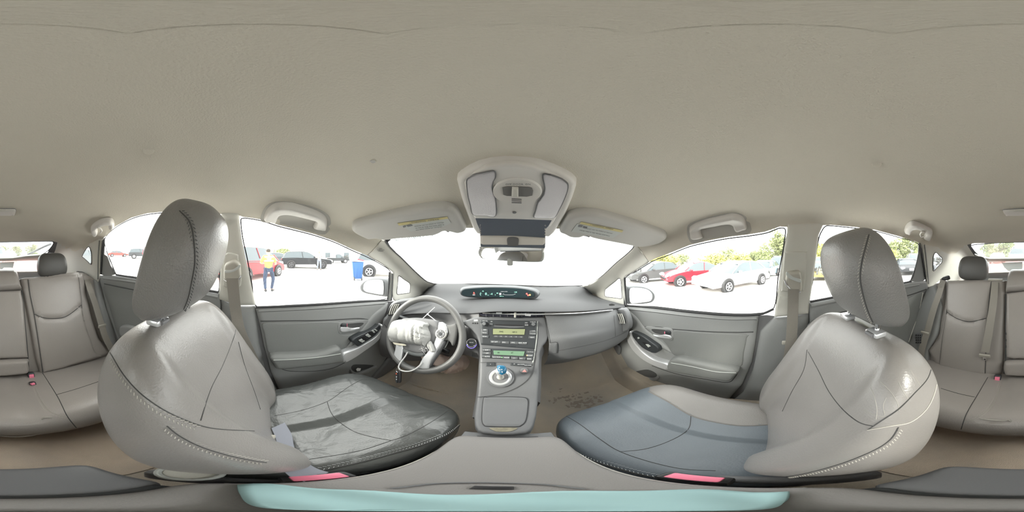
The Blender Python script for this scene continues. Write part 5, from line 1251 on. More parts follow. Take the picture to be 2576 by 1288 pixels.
visor(VL, 'driver sun visor folded up, its warning label facing down', [(1000,562),(1125,545.5),(1134,561),(1110,572),(1033,582)], [(1000,562),(1125,545.5),(1128,550),(1004,568)], [(1098,580),(1106,576),(1120,577),(1128,581)],
      [[(1013,569),(1020,567),(1022,571),(1015,573)], [(1022,567),(1034,564),(1038,568),(1026,571)]], [('! WARNING  AIRBAG', 1066, 556.0, 5), ('children can be killed or injured', 1078, 564, 3.6), ('by the air bag. the back seat is', 1080, 569, 3.6), ('the safest place for children', 1078, 574, 3.6)], -.136)
VR = [(1407,578),(1416,558),(1427,540),(1442,533),(1461,530),(1485,530.5),(1511,534),(1550,544),(1594,557),(1630,569),(1661,580),(1674,587),(1677,595),(1670,603),(1658,610),(1632,615),(1611,617),(1594,615),(1570,610),(1544,605),(1494,595),(1474,588),(1458,593),(1434,592),(1418,584)]
visor(VR, 'passenger sun visor folded up, with a yellow-edged label', [(1452,563),(1564,585),(1541,599),(1500,592),(1437,583)], [(1462,558.5),(1568,580),(1564,585),(1458,563)], [(1450,592),(1462,590),(1474,591),(1482,594)],
      [[(1456,566),(1466,567),(1464,572),(1454,571)], [(1468,569),(1478,571),(1476,575),(1466,573)]], [('! WARNING  AIRBAG', 1515, 571, 4), ('children can be killed or injured', 1506, 580, 3.6), ('never seat a rear facing child here', 1498, 586, 3.6)], .20)
# pillar lettering
for k, s in enumerate(('SRS', 'CURTAIN', 'AIRBAG')): ptext('pillar_lettering', s, 958, 625.5+k*3.1, H(.0045), 2.6, M['dash2'], ta)
# grab handles
def handle(pts, label, hook=None, plate=None, inset=.006):
    g = empty('grab_handle', label=label, cat='grab handle', group='grab handles')
    if plate: patch('recess', plate, H(.001), mat('recess liner', (.42, .41, .38), .8), g, h=.002, w=.01, thick=.002, step=6)
    patch('grip', pts, H(inset), M['overhead'], g, h=.020, w=.010, thick=.004, step=4.5)
    if hook: tube('coat_hook', [H(.03)(x, y) for x, y in hook], .004, M['overhead'], g, n=8)
    return g
handle([(664,547),(668,534),(676,523),(690,514),(709,511),(730,512),(746,515),(770,522),(793,530),(808,537),(818,545),(823,556),(821,568),(817,577),(808,578),(798,575),(788,572),(789,566),(794,558),(796,551),(789,546),(760,538),(735,532),(718,530),(706,533),(700,541),(697,550),(692,555),(680,552),(666,549)],
       'curved grab handle above the driver door window', plate=[(655,552),(662,530),(676,514),(700,507),(740,510),(790,522),(822,538),(832,556),(828,580),(810,590),(760,576),(700,562),(665,560)])
handle([(1734,574),(1737,586),(1740,600),(1750,603),(1764,600),(1767,596),(1763,585),(1763,576),(1770,569),(1795,563),(1820,557),(1836,557),(1844,566),(1848,578),(1855,584),(1868,580),(1878,576),(1877,563),(1871,549),(1860,542),(1845,539),(1828,541.5),(1784,551),(1758,559),(1743,566)],
       'curved grab handle above the passenger door window', plate=[(1728,580),(1736,562),(1784,546),(1828,537),(1856,536),(1876,546),(1888,566),(1886,586),(1850,592),(1790,600),(1745,612),(1732,600)])
handle([(2275,577),(2279,568),(2286,561),(2296,557),(2312,561),(2337,573),(2345,580),(2345,588),(2340,598),(2334,603),(2328,601),(2323,598),(2326,590),(2329,584),(2322,578),(2306,571),(2298,572),(2292,580),(2288,586),(2281,584),(2275,581)],
       'small grab handle with coat hook above the right rear door', hook=[(2327,585),(2320,583),(2315,589),(2318,596),(2323,594)])
handle([(228,577),(230,569),(238,561),(252,553),(268,549),(280,550),(286,556),(288,566),(284,572),(278,571),(273,568),(276,562),(272,559),(258,563),(246,568),(243,573),(246,580),(244,588),(236,590),(230,584)],
       'faint grab handle above the left rear door', hook=[(246,572),(252,574),(256,580),(252,586)])
# rear dome lamp, small ceiling button covers
dl = empty('dome_lamp', label='shallow rectangular dome lamp in the rear of the headliner', cat='ceiling light')
dq = [(-53,530),(-48,527),(0,525),(34,525),(40,528),(38,537),(34,540),(0,541),(-40,541),(-48,538)]
patch('lamp_lens', dq, H(.003), M['overhead'], dl, h=.008, w=.006, thick=.004, step=4)
patch('lamp_switch', [(-22,528),(10,527),(10,531),(-22,532)], H(.012), M['lightplastic'], dl, h=.002, w=.002, thick=.002, step=3)
seamline('lamp_gap', dq, H(.004), .0012, M['stack'], dl, step=6, closed=True)
for (x, y, nm) in ((373, 378, 'left'), (2206, 412, 'right')):
    b = disc('liner_plug', H(.0)(x, y), -D(x, y)+Vector((0, 0, -.6)), .010, .003, M['liner'], seg=20)
    tag(b, 'small round plug in the headliner above the %s seat' % ('driver' if nm == 'left' else 'passenger'), 'plug')
# liner nick
nk = patch('liner_tear', [(930,405),(940,403),(945,408),(938,411),(934,409)], H(.0015), M['visor'], ceil, thick=.0005, step=3)
# door mirrors outside
def dmirror(center, out, gl, label, nrm):
    d = empty('door_mirror', label=label, cat='mirror', group='door mirrors')
    mp = plane(center, nrm)
    patch('housing', out, mp, M['radio'], d, h=.014, w=.02, thick=.07, step=5)
    patch('mirror_glass', gl, lambda x, y: mp(x, y)*.978, M['mirror'], d, thick=.001, step=8)
    return d
cL = onX(943, 724, -.92); cR = onX(1610, 743, .92)
dmL = dmirror(cL, [(907,722),(910,713),(918,705),(930,701.5),(948,700.5),(966,702),(976,708),(978,720),(977,740),(974,746),(960,745),(935,741),(918,737),(909,731)],
        [(914,724),(916,714),(924,707),(938,704),(955,704),(963,708),(965,722),(964,738),(960,741),(940,738),(922,734),(915,729)], 'left door mirror in a dark housing, reflecting trees and parked cars', (.32, -1, .0))
dmR = dmirror(cR, [(1576,724),(1584,722),(1605,721),(1622,723),(1636,729),(1645,738),(1647,748),(1643,757),(1634,762),(1610,765),(1590,764),(1577,762)],
        [(1585,727),(1600,724),(1618,725.5),(1631,730),(1639,738),(1641,747),(1637,756),(1628,759),(1605,762),(1588,762),(1584,750)], 'right door mirror in a dark housing, reflecting the bright car side', (-.32, -1, .0))
# writing on the windshield (reads right way round from outside) and a reflection at its foot built as film strips
film_m = M['film']
for s, x, y, h_ in (('29164001-4', 1040, 592, 19),):
    p, ex, ey, n = on(H(-.008), x, y); q0 = H(-.008)(x-60, y+11); q1_ = H(-.008)(x+60, y-8)
    o = text('windshield_writing', s, p-Vector((0, 0, .010)), -(q1_-q0), ey, .040, film_m, ws, off=0)
p1 = patch('reflection_strip', [(1222,698),(1240,698),(1240,704.5),(1222,704.5)], H(-.003), film_m, ws, thick=.0, step=6, corners=True)
p2 = patch('reflection_strip', [(1243,698),(1327,698),(1327,708),(1243,706)], H(-.003), film_m, ws, thick=.0, step=6, corners=True)
# airbag markings etc done; cowl and wipers outside
cw = struct(patch('trim_21', [(1090,706),(1150,703),(1290,708),(1400,712),(1480,711),(1480,719),(1380,723),(1290,721),(1200,718),(1100,717)], lambda x, y: onY(x, y, 1.32), M['lightplastic'], thick=.02, step=8, corners=True))
for k, (q, lb_) in enumerate((([(1118,704),(1160,706),(1210,710),(1260,713)], 'wiper arm resting at the foot of the windshield, driver side'), ([(1300,712),(1350,711),(1400,712),(1450,716)], 'wiper arm resting at the foot of the windshield, passenger side'))):
    w = tube('windshield_wiper', [onY(x, y, 1.28) for x, y in q], .007, M['stack'], n=8); tag(w, lb_, 'wiper')
# ================================================================== outside: yard, cars, people, bin, trees
def gz(x, y): return -1.40-.029*x-.023*y      # the lot falls slightly to the right and to the front
gm_ = mat('pale gravel lot', (.62, .60, .57), 1, noise_amt=.10, nscale=.6, spec=.05)
gnd = struct(mesh('ground', [(x, y, gz(x, y)) for x, y in ((-120, -120), (120, -120), (120, 120), (-120, 120))], [(0, 1, 2, 3)], gm_, smooth=False))
def rb(px, yb):     # distance at which the ground is met under a picture point
    lo = (px-W_/2)/W_*2*PI; k = -.029*math.sin(lo)-.023*math.cos(lo)
    return 1.40/(math.tan((yb-H_/2)/H_*PI)+k)
cg = mat('car window', (.05, .07, .08), .08, spec=.8); tire = mat('tyre', (.03, .03, .032), .8)
PROFILES = {  # side outline of the lower body, beltline, roof: x from rear (0) to front (1), z as share of the height
 'sedan': dict(low=[(0,.24),(0,.62),(.02,.66),(.20,.68),(.66,.64),(.80,.58),(.94,.50),(.995,.42),(1,.24)], gh=[(.10,.67),(.22,.95),(.34,1),(.50,.99),(.60,.90),(.74,.62)]),
 'suv': dict(low=[(0,.26),(0,.58),(.02,.64),(.10,.66),(.66,.62),(.72,.60),(.92,.54),(.99,.46),(1,.26)], gh=[(.02,.64),(.07,.90),(.14,.98),(.40,1),(.52,.96),(.60,.84),(.72,.60)]),
 'beetle': dict(low=[(0,.26),(.01,.46),(.06,.60),(.15,.66),(.64,.64),(.72,.64),(.86,.56),(.96,.44),(1,.26)], gh=[(.10,.62),(.20,.84),(.34,.97),(.46,1),(.56,.94),(.66,.78),(.73,.64)]),
 'van': dict(low=[(0,.20),(0,.56),(.02,.60),(.70,.58),(.82,.52),(.96,.44),(1,.34),(1,.20)], gh=[(.01,.58),(.03,.92),(.08,.99),(.50,1),(.62,.94),(.72,.76),(.83,.52)]),
 'pickup': dict(low=[(0,.28),(0,.60),(.38,.60),(.68,.60),(.74,.58),(.94,.55),(.99,.48),(1,.28)], gh=[(.37,.60),(.39,.90),(.43,.99),(.56,1),(.64,.88),(.74,.60)]),
}
def car(kind, loc, yaw, L, Wd, Ht, col, label, hood=None, plate=False, wreck=False, rim=(.6, .6, .62), group=None, rough=.25):
    P = PROFILES[kind]
    t = empty('car', loc, label, 'car', group); t.rotation_euler = (0, 0, yaw); t['noshift'] = 1
    dk = max(col) < .1
    paint = mat('paint %s' % str(col), col, .45 if dk else rough, coat=0 if dk else .25, spec=.25 if dk else .5)
    def shell(nm, prof_, half, m, top_in=0, zc0=None, parent=t, rnd=.05):
        low = [Vector((a, b)) for a, b in prof_]; low = catmull(low, 4, False)
        v = []; f = []; n = len(low); ys = [-1, -.94, -.6, 0, .6, .94, 1]
        for j, y in enumerate(ys):
            for a in low:
                z = a.y*Ht; hw = half
                if top_in: hw -= top_in*max(0, (a.y-prof_[0][1])/(1-prof_[0][1]))
                x = a.x*L-L/2
                pinch = .10*abs(2*a.x-1)**4*half if not top_in else 0
                yy = y*(hw-pinch); dz = -.03*Ht*abs(y)**6
                v.append((x*(1-.02*abs(y)**4), yy, z+dz))
        for j in range(len(ys)-1):
            for i in range(n-1): f.append((j*n+i, j*n+i+1, (j+1)*n+i+1, (j+1)*n+i))
            f.append((j*n+n-1, j*n, (j+1)*n, (j+1)*n+n-1))
        f.append(tuple(range(n-1, -1, -1))); f.append(tuple((len(ys)-1)*n+i for i in range(n)))
        return mesh(nm, v, f, m, parent, True, 35)
    body = shell('body', P['low'], Wd/2, paint)
    gh = shell('cabin_glass', P['gh'], Wd/2*.95, cg, top_in=Wd*.11)
    # roof skin and window posts
    g = P['gh']; ztop = max(b for a, b in g)
    rf = [(a, b) for a, b in g if b > .86]
    v = []; f = []; rr = catmull([Vector(q) for q in rf], 4, False)
    for j, y in enumerate((-1, -.85, 0, .85, 1)):
        for a in rr:
            hw = Wd/2*.95-Wd*.11*((a.y-g[0][1])/(1-g[0][1])); v.append((a.x*L-L/2, y*(hw+.006), a.y*Ht+.008-(.035*Ht if abs(y) == 1 else 0)))
    n = len(rr)
    for j in range(4):
        for i in range(n-1): f.append((j*n+i, j*n+i+1, (j+1)*n+i+1, (j+1)*n+i))
    mesh('roof', v, f, paint, t)
    zb = g[0][1]*Ht
    for sg in (-1, 1):
        for fx0, fz0, fx1, fz1 in ((g[0][0], g[0][1], g[1][0], g[1][1]), (g[-1][0], g[-1][1], g[-2][0], g[-2][1]), (.42, .64, .40, .96)):
            def yy(z): return sg*(Wd/2*.95-Wd*.11*max(0, (z-g[0][1])/(1-g[0][1]))+.004)
            tube('window_post', [(fx0*L-L/2, yy(fz0), fz0*Ht), (fx1*L-L/2, yy(fz1), fz1*Ht)], .025, paint, t, n=6, spline=1)
    R = Ht*.215 if kind != 'van' else Ht*.18
    for fx in (.19, .80):
        for sg in (-1, 1):
            w = disc('wheel', (fx*L-L/2, sg*(Wd/2-.09), R), (0, sg, 0), R, .2, tire, t, seg=24, bev=.02)
            disc('arch', (fx*L-L/2, sg*(Wd/2-.075), R*1.05), (0, sg, 0), R*1.22, .17, M['black'], t, seg=20, bev=.01)
            rm_ = disc('rim', (fx*L-L/2, sg*(Wd/2+.015), R), (0, sg, 0), R*.66, .03, mat('rim %s' % str(rim), rim, .35, metal=.3), w, seg=20, inner=R*.56, bev=.004)
            for k in range(5 if L > 3 else 0):
                a = k*2*PI/5; d = Vector((math.cos(a), 0, math.sin(a)))
                tube('spoke', [Vector((fx*L-L/2, sg*(Wd/2+.012), R))+d*R*.08, Vector((fx*L-L/2, sg*(Wd/2+.012), R))+d*R*.58], R*.075, mat('rim %s' % str(rim), rim, .35, metal=.3), w, n=6, spline=1)
    hl = mat('headlamp', (.75, .78, .8), .15); tl_ = mat('tail lamp', (.5, .03, .03), .2)
    for sg in (-1, 1):
        rbox('headlight', (.22, .30, .13), (L/2*.945, sg*Wd*.34, Ht*.45), hl, t, rot=(0, .4, -sg*.35), bev=.04)
        rbox('taillight', (.10, .28, .16), (-L/2*.985, sg*Wd*.36, Ht*.54), tl_, t, bev=.03)
        rbox('side_mirror', (.12, .16, .11), (L*.14, sg*(Wd/2+.06), Ht*.66), paint, t, bev=.03)
    rbox('grille', (.06, Wd*.55, Ht*.09), (L/2*.985, 0, Ht*.32), M['black'], t, bev=.01)
    if plate: rbox('number_plate', (.02, .32, .16), (L/2*.985+.04, 0, Ht*.38), M['white'], t, bev=.004)
    for x0 in (.30, .50): tube('door_gap', [(x0*L-L/2+.04, Wd/2*1.003*s_, z*Ht) for s_, z in ((1, .28), (1, .62))], .006, M['seam'], t, n=5, spline=1) if False else None
    if wreck:
        rng = random.Random(int(abs(loc[0]*31+loc[1]*17)))
        bx = []
        for i in range(34):
            p = Vector((L/2*(.60+.42*rng.random()), rng.uniform(-.45, .45)*Wd, Ht*rng.uniform(.35, .80)))
            bx.append(Matrix.Translation(p) @ Euler((rng.uniform(0, 3), rng.uniform(0, 3), rng.uniform(0, 3))).to_matrix().to_4x4() @ Matrix.Diagonal((rng.uniform(.08, .45), rng.uniform(.05, .2), rng.uniform(.02, .09), 1)))
        o = join_boxes('crumpled_metal', bx, mat('torn metal', (.10, .10, .095), .5, noise_amt=.7, nscale=5), t); o['kind'] = 'stuff'
    return t
def at(px, r, z=0): lo = (px-W_/2)/W_*2*PI; x, y = math.sin(lo)*r, math.cos(lo)*r; return (x, y, gz(x, y)+z)
def yawpx(px, rel): # rel: 0 = nose pointing right as seen, 180 = nose to the left, 90 = nose away
    lo = (px-W_/2)/W_*2*PI; return -lo+math.radians(rel)
BK = (.018, .02, .024)
def put(kind, px, yb, back, rel, *a, **k): return car(kind, at(px, rb(px, yb)+back), yawpx(px, rel), *a, **k)
put('suv', 771, 676, .9, 4, 4.5, 1.9, 1.50, BK, 'black sport utility vehicle standing side on in the open lot', rim=(.12, .12, .13))
put('sedan', 700, 665, .8, 8, 4.5, 1.8, 1.30, (.10, .11, .12), 'grey sedan behind the worker in the hi-vis vest')
put('pickup', 849, 662, .8, 12, 3.4, 1.8, 1.30, (.05, .055, .06), 'dark open off-roader behind the second man', wreck=True)
put('suv', 985, 698, .9, 4, 4.8, 1.9, 1.72, (.82, .82, .82), 'large white vehicle behind the blue wheeled bin')
put('van', 632, 705, 1.0, 50, 4.4, 1.9, 1.6, (.42, .02, .03), 'blurred red van seen at the rear edge of the driver window')
put('pickup', 1036, 653, 0, 30, 3.9, 1.9, 1.6, (.08, .10, .10), 'small dark truck far ahead through the windshield')
put('sedan', 1058, 655, -2, 5, 4.6, 1.8, 1.25, (.8, .8, .8), 'white sedan far ahead beside the small dark truck')
put('sedan', 1090, 656, 3, 170, 4.4, 1.8, 1.25, (.75, .75, .75), 'pale wreck far ahead, second right of the dark truck', wreck=True)
put('van', 1492, 684, 1.0, 200, 4.4, 1.9, 1.7, (.80, .80, .80), 'white van with broken front seen through the windshield', wreck=True)
put('sedan', 1646, 710, 1.0, 212, 4.5, 1.8, 1.42, (.085, .088, .09), 'crashed grey car with a torn open front, left of the red car', wreck=True)
put('beetle', 1745, 717, .7, 205, 4.1, 1.8, 1.44, (.60, .015, .03), 'round red compact car between the wreck and the white sedan', rim=(.9, .9, .9))
put('sedan', 1848, 727, .8, 228, 4.6, 1.8, 1.42, (.85, .85, .86), 'white sedan standing nearest outside the passenger window')
put('sedan', 1922, 709, 3.2, 248, 4.4, 1.8, 1.45, (.13, .19, .23), 'pale blue car parked behind the white sedan')
put('van', 1962, 694, 4.5, 250, 4.6, 1.9, 1.95, (.16, .18, .20), 'dark van beside the passenger door pillar')
put('sedan', 1860, 684, 1, 190, 4.5, 1.8, 1.5, (.8, .8, .8), 'white roofed car in the second row behind the white sedan')
put('sedan', 2070, 704, 1.4, 262, 4.2, 1.8, 1.25, (.20, .16, .05), 'stripped yellow wreck beyond the passenger headrest', wreck=True)
put('suv', 2064, 682, 1.0, 250, 4.5, 1.8, 1.7, (.8, .8, .8), 'white vehicle above the yellow wreck')
put('sedan', 2283, 694, 2.2, 278, 4.3, 1.8, 1.22, (.03, .032, .036), 'low black sports car with a white number plate', plate=True)
put('van', 2236, 676, 2, 270, 4.4, 1.8, 1.75, (.82, .82, .82), 'white van behind the black sports car, at its left')
put('suv', 2302, 676, 2, 280, 4.4, 1.8, 1.7, (.75, .76, .78), 'silver white vehicle behind the black sports car, at its right')
put('sedan', 2357, 690, 1.5, 290, 4.4, 1.8, 1.45, (.22, .23, .25), 'silver car seen through the small right rear window', wreck=True)
put('sedan', 220, 672, 1, 40, 4.4, 1.8, 1.45, (.16, .18, .19), 'grey car seen through the small left rear window')
put('van', 2566, 672, 2, 262, 4.6, 1.9, 2.0, (.82, .82, .83), 'white van right behind the car, seen in the sloping rear glass')
put('sedan', 2510, 664, 2, 262, 4.4, 1.8, 1.45, (.7, .72, .74), 'pale car low in the rear glass, between trees and headrest')
put('suv', 24, 660, 2, 275, 4.4, 1.8, 1.6, (.7, .74, .75), 'pale vehicle low in the rear glass, behind the centre headrest')
put('sedan', 297, 646, .5, 8, 4.3, 1.8, 1.25, (.55, .06, .05), 'distant red car seen through the left rear window')
put('suv', 358, 651, .8, 5, 4.5, 1.9, 1.6, (.06, .065, .07), 'black crossover seen through the left rear window')
put('van', 404, 664, 1, 60, 4.2, 1.9, 1.75, (.50, .04, .07), 'dark red vehicle edge beside the driver headrest')
# mound of dirt
v = []; f = []; c = at(338, 5.2)
for i in range(13):
    for j in range(13):
        x, y = (i/6-1)*1.0, (j/6-1)*.8; v.append((c[0]+x, c[1]+y, c[2]-.02+.42*max(0, 1-(x*x+y*y*1.4))**1.2+.03*math.sin(i*3+j*5)))
for i in range(12):
    for j in range(12): f.append((i*13+j, (i+1)*13+j, (i+1)*13+j+1, i*13+j+1))
tag(mesh('dirt_mound', v, f, mat('brown earth', (.30, .20, .14), 1, bump=1, bscale=20)), 'low mound of brown earth close outside the left rear window', 'mound')
# white building with a door opening
bd = empty('building', label='pale flat building with a framed opening, ahead on the left', cat='building')
bc = Vector(at(900, 46)); bc.z -= .3; by = yawpx(915, 0)
Rb = Matrix.Translation(bc) @ Matrix.Rotation(by, 4, 'Z')
pw = mat('white wall', (.86, .86, .87), .8); gw = mat('grey frame', (.45, .47, .5), .7)
def bpart(nm, size, loc, m, par=bd):
    o = rbox(nm, size, (0, 0, 0), m, par, bev=.02, seg=1); o.data.transform(Rb @ Matrix.Translation(loc)); return o
bpart('wall', (24, 8, 3.6), (2, 4, 1.8), pw); bpart('roof', (25, 9, .25), (2, 4, 3.7), gw)
for x in (-8.6, -3.2, 5.5): dframe = bpart('door', (1.9, .12, 2.4), (x, -.05, 1.2), gw); bpart('pane', (1.4, .06, 2.0), (x, -.14, 1.15), cg, dframe)
# blue wheeled bin
BN = empty('wheeled_bin', at(899, rb(899, 704)), 'blue wheeled bin with a white and red lid beside the white vehicle', 'bin'); BN['noshift'] = 1; BN.rotation_euler = (0, 0, yawpx(899, 8))
blue = mat('bin blue', (.008, .085, .27), .5)
bm = bmesh.new()
vs = []
for z, w, d in ((.10, .44, .46), (.95, .58, .66), (1.0, .62, .70)):
    vs.append([bm.verts.new((sx*w/2, sy*d/2, z)) for sx, sy in ((-1, -1), (1, -1), (1, 1), (-1, 1))])
for a, b in zip(vs[:-1], vs[1:]):
    for k in range(4): bm.faces.new((a[k], a[(k+1) % 4], b[(k+1) % 4], b[k]))
bm.faces.new(vs[0][::-1]); bm.faces.new(vs[-1]); bmesh.ops.bevel(bm, geom=bm.edges[:], offset=.02, segments=2, affect='EDGES')
from_bm('body', bm, blue, BN)
for k in (-.17, 0, .17): rbox('rib', (.03, .02, .70), (k, -.30, .5), blue, BN, rot=(-.09, 0, 0), bev=.005)
lidb = rbox('lid', (.66, .74, .06), (0, 0, 1.04), M['white'], BN, rot=(0, .06, 0), bev=.02); rbox('red_lid_edge', (.36, .10, .05), (.14, -.30, 1.10), mat('lid red', (.6, .03, .05), .5), lidb, rot=(0, .25, 0), bev=.01)
for k in (-.2, .2): disc('wheel', (k, -.24, .10), (1, 0, 0), .10, .05, tire, BN, seg=18)
rbox('axle_bar', (.40, .05, .05), (0, -.24, .12), blue, BN, bev=.01)
# ------------------------------------------------------------------ people
def person(loc, yaw, ht, label, skin, top_m, leg_m, hair_m, pose):
    t = empty('person', loc, label, 'person'); t.rotation_euler = (0, 0, yaw); t['noshift'] = 1
    s = ht/1.75
    J = dict(pelvis=(0, 0, .93), waist=(0, 0, 1.06), chest=(0, -.01, 1.30), neck=(0, 0, 1.48), head=(0, .01, 1.56), top=(0, .015, 1.70),
             hl=(-.10, 0, .90), kl=(-.13, .03, .50), al=(-.14, -.03, .09), tl=(-.16, .13, .04), hr=(.10, 0, .90), kr=(.14, .04, .50), ar=(.17, -.04, .09), tr=(.21, .13, .04),
             sl=(-.19, 0, 1.42), el=(-.27, -.02, 1.14), wl=(-.24, .12, .92), gl=(-.23, .17, .85), sr=(.19, 0, 1.42), er=(.27, -.02, 1.14), wr=(.24, .12, .92), gr=(.23, .17, .85))
    J.update(pose)
    Rr = dict(pelvis=.125, waist=.125, chest=.155, neck=.055, head=.085, top=.075, hl=.095, kl=.062, al=.042, tl=.036, hr=.095, kr=.062, ar=.042, tr=.036, sl=.07, el=.045, wl=.03, gl=.032, sr=.07, er=.045, wr=.03, gr=.032)
    E = [('pelvis','waist'),('waist','chest'),('chest','neck'),('neck','head'),('head','top'),('pelvis','hl'),('hl','kl'),('kl','al'),('al','tl'),('pelvis','hr'),('hr','kr'),('kr','ar'),('ar','tr'),('chest','sl'),('sl','el'),('el','wl'),('wl','gl'),('chest','sr'),('sr','er'),('er','wr'),('wr','gr')]
    def skin_mesh(nm, names, edges, m, grow=0, par=t, lvl=2, rad=None):
        idx = {k: i for i, k in enumerate(names)}
        me = bpy.data.meshes.new(nm); me.from_pydata([Vector(J[k])*s for k in names], [(idx[a], idx[b]) for a, b in edges], [])
        o = bpy.data.objects.new(nm, me); COL.objects.link(o)
        md = o.modifiers.new('skin', 'SKIN'); sb = o.modifiers.new('sub', 'SUBSURF'); sb.levels = lvl; sb.render_levels = lvl
        for i, k in enumerate(names):
            r = ((rad or Rr)[k]+grow)*s; me.skin_vertices[0].data[i].radius = (r, r*(.75 if k in ('chest', 'waist', 'pelvis') else 1))
        me.skin_vertices[0].data[0].use_root = True
        me.materials.append(m); o.parent = par
        bpy.context.view_layer.update(); dg = bpy.context.evaluated_depsgraph_get()
        nm2 = bpy.data.meshes.new_from_object(o.evaluated_get(dg)); bpy.data.objects.remove(o)
        for p in nm2.polygons: p.use_smooth = True
        n = bpy.data.objects.new(nm, nm2); COL.objects.link(n); n.parent = par
        if not nm2.materials: nm2.materials.append(m)
        return n
    body = skin_mesh('body', list(J), E, skin)
    nm_ = ['pelvis', 'hl', 'kl', 'al', 'hr', 'kr', 'ar']
    skin_mesh('trousers', nm_, [e for e in E if e[0] in nm_ and e[1] in nm_], leg_m, .014)
    tn = ['waist', 'pelvis', 'chest', 'sl', 'el', 'sr', 'er']
    J['pelvis'] = (0, 0, .97)
    skin_mesh('jacket', tn, [('waist', 'pelvis'), ('waist', 'chest'), ('chest', 'sl'), ('sl', 'el'), ('chest', 'sr'), ('sr', 'er')], top_m, .018)
    for a, b in (('al', 'tl'), ('ar', 'tr')):
        pa, pb = Vector(J[a])*s, Vector(J[b])*s
        tube('boot', [pa+Vector((0, -.05, -.03))*s, (pa+pb)/2+Vector((0, 0, -.02))*s, pb], lambda u: .050*s*(1-.25*u), M['black'], t, n=10)
    hd = Vector(J['head'])*s; tp = Vector(J['top'])*s; c = (hd+tp)/2
    hr = pillow('hair', (.088*s, .10*s, .075*s), None, hair_m, t, n=8, p=2.2, mtx=Matrix.Translation(c+Vector((0, -.018, .045))*s))
    for sg in (-1, 1):
        disc('eye', c+Vector((sg*.03, .088, .0))*s, (0, 1, 0), .010*s, .006, M['black'], t, seg=8)
        pillow('ear', (.012*s, .02*s, .03*s), None, skin, t, n=4, p=2.2, mtx=Matrix.Translation(c+Vector((sg*.088, 0, -.01))*s))
        # fingers
        w_ = Vector(J['gl' if sg < 0 else 'gr'])*s; d0 = (w_-Vector(J['wl' if sg < 0 else 'wr'])*s).normalized()
        for k in range(4): tube('finger', [w_+Vector((sg*.0, 0, 0))+Vector((.012*(k-1.5), .006, 0))*s*1.4, w_+d0*.05*s+Vector((.012*(k-1.5), .01, 0))*s*1.4, w_+d0*(.085-.006*abs(k-1.5))*s+Vector((.012*(k-1.5), .0, 0))*s*1.4], .0085*s, skin, t, n=6)
        tube('thumb', [w_, w_+Vector((-sg*.03, .015, -.01))*s, w_+Vector((-sg*.045, .03, -.03))*s], .010*s, skin, t, n=6)
    pillow('nose', (.010*s, .016*s, .020*s), None, skin, t, n=4, p=2.2, mtx=Matrix.Translation(c+Vector((0, .092, -.02))*s))
    disc('mouth', c+Vector((0, .086, -.052))*s, (0, 1, -.2), .018*s, .004, mat('lips', (.4, .15, .13), .6), t, seg=10)
    return t
skn = mat('skin', (.50, .30, .22), .6); jeans = mat('dark jeans', (.03, .05, .10), .9, noise_amt=.5, nscale=14)
hiv = mat('hi-vis yellow', (.62, .75, .08), .8); 
p1 = person(at(675, rb(675, 733)), yawpx(675, 20), 1.50, 'person in a hi-vis yellow vest and dark jeans standing outside the driver window', skn, hiv, jeans, mat('dark hair', (.05, .04, .03), .8),
       dict(kl=(-.15, .02, .50), al=(-.13, -.02, .09), tl=(-.10, .12, .04), hr=(.11, 0, .90), kr=(.24, .05, .52), ar=(.13, -.02, .09), tr=(.26, .06, .04), el=(-.30, .08, 1.18), wl=(-.16, .26, 1.14), gl=(-.09, .31, 1.15), er=(.34, .06, 1.18), wr=(.42, .22, 1.10), gr=(.44, .29, 1.09)))
for z in (1.18, 1.33): rbox('reflective_band', (.36*.914, .27*.914, .045), (0, -.005, z*.914), M['white'], p1, bev=.06, seg=4)
p2 = person(at(803, rb(803, 676)-1.1), yawpx(803, 190), 1.55, 'man in a plaid red shirt and grey trousers leaning on the black vehicle', skn, mat('plaid shirt', (.55, .16, .14), .9, noise_amt=.6, nscale=9, col2=(.75, .6, .5)), mat('grey trousers', (.20, .22, .26), .9), mat('short hair', (.30, .20, .15), .8), dict(el=(-.32, .04, 1.17), wl=(-.12, .25, 1.22), gl=(-.05, .28, 1.24), er=(.34, .05, 1.2), wr=(.30, .28, 1.16), gr=(.29, .34, 1.16)))
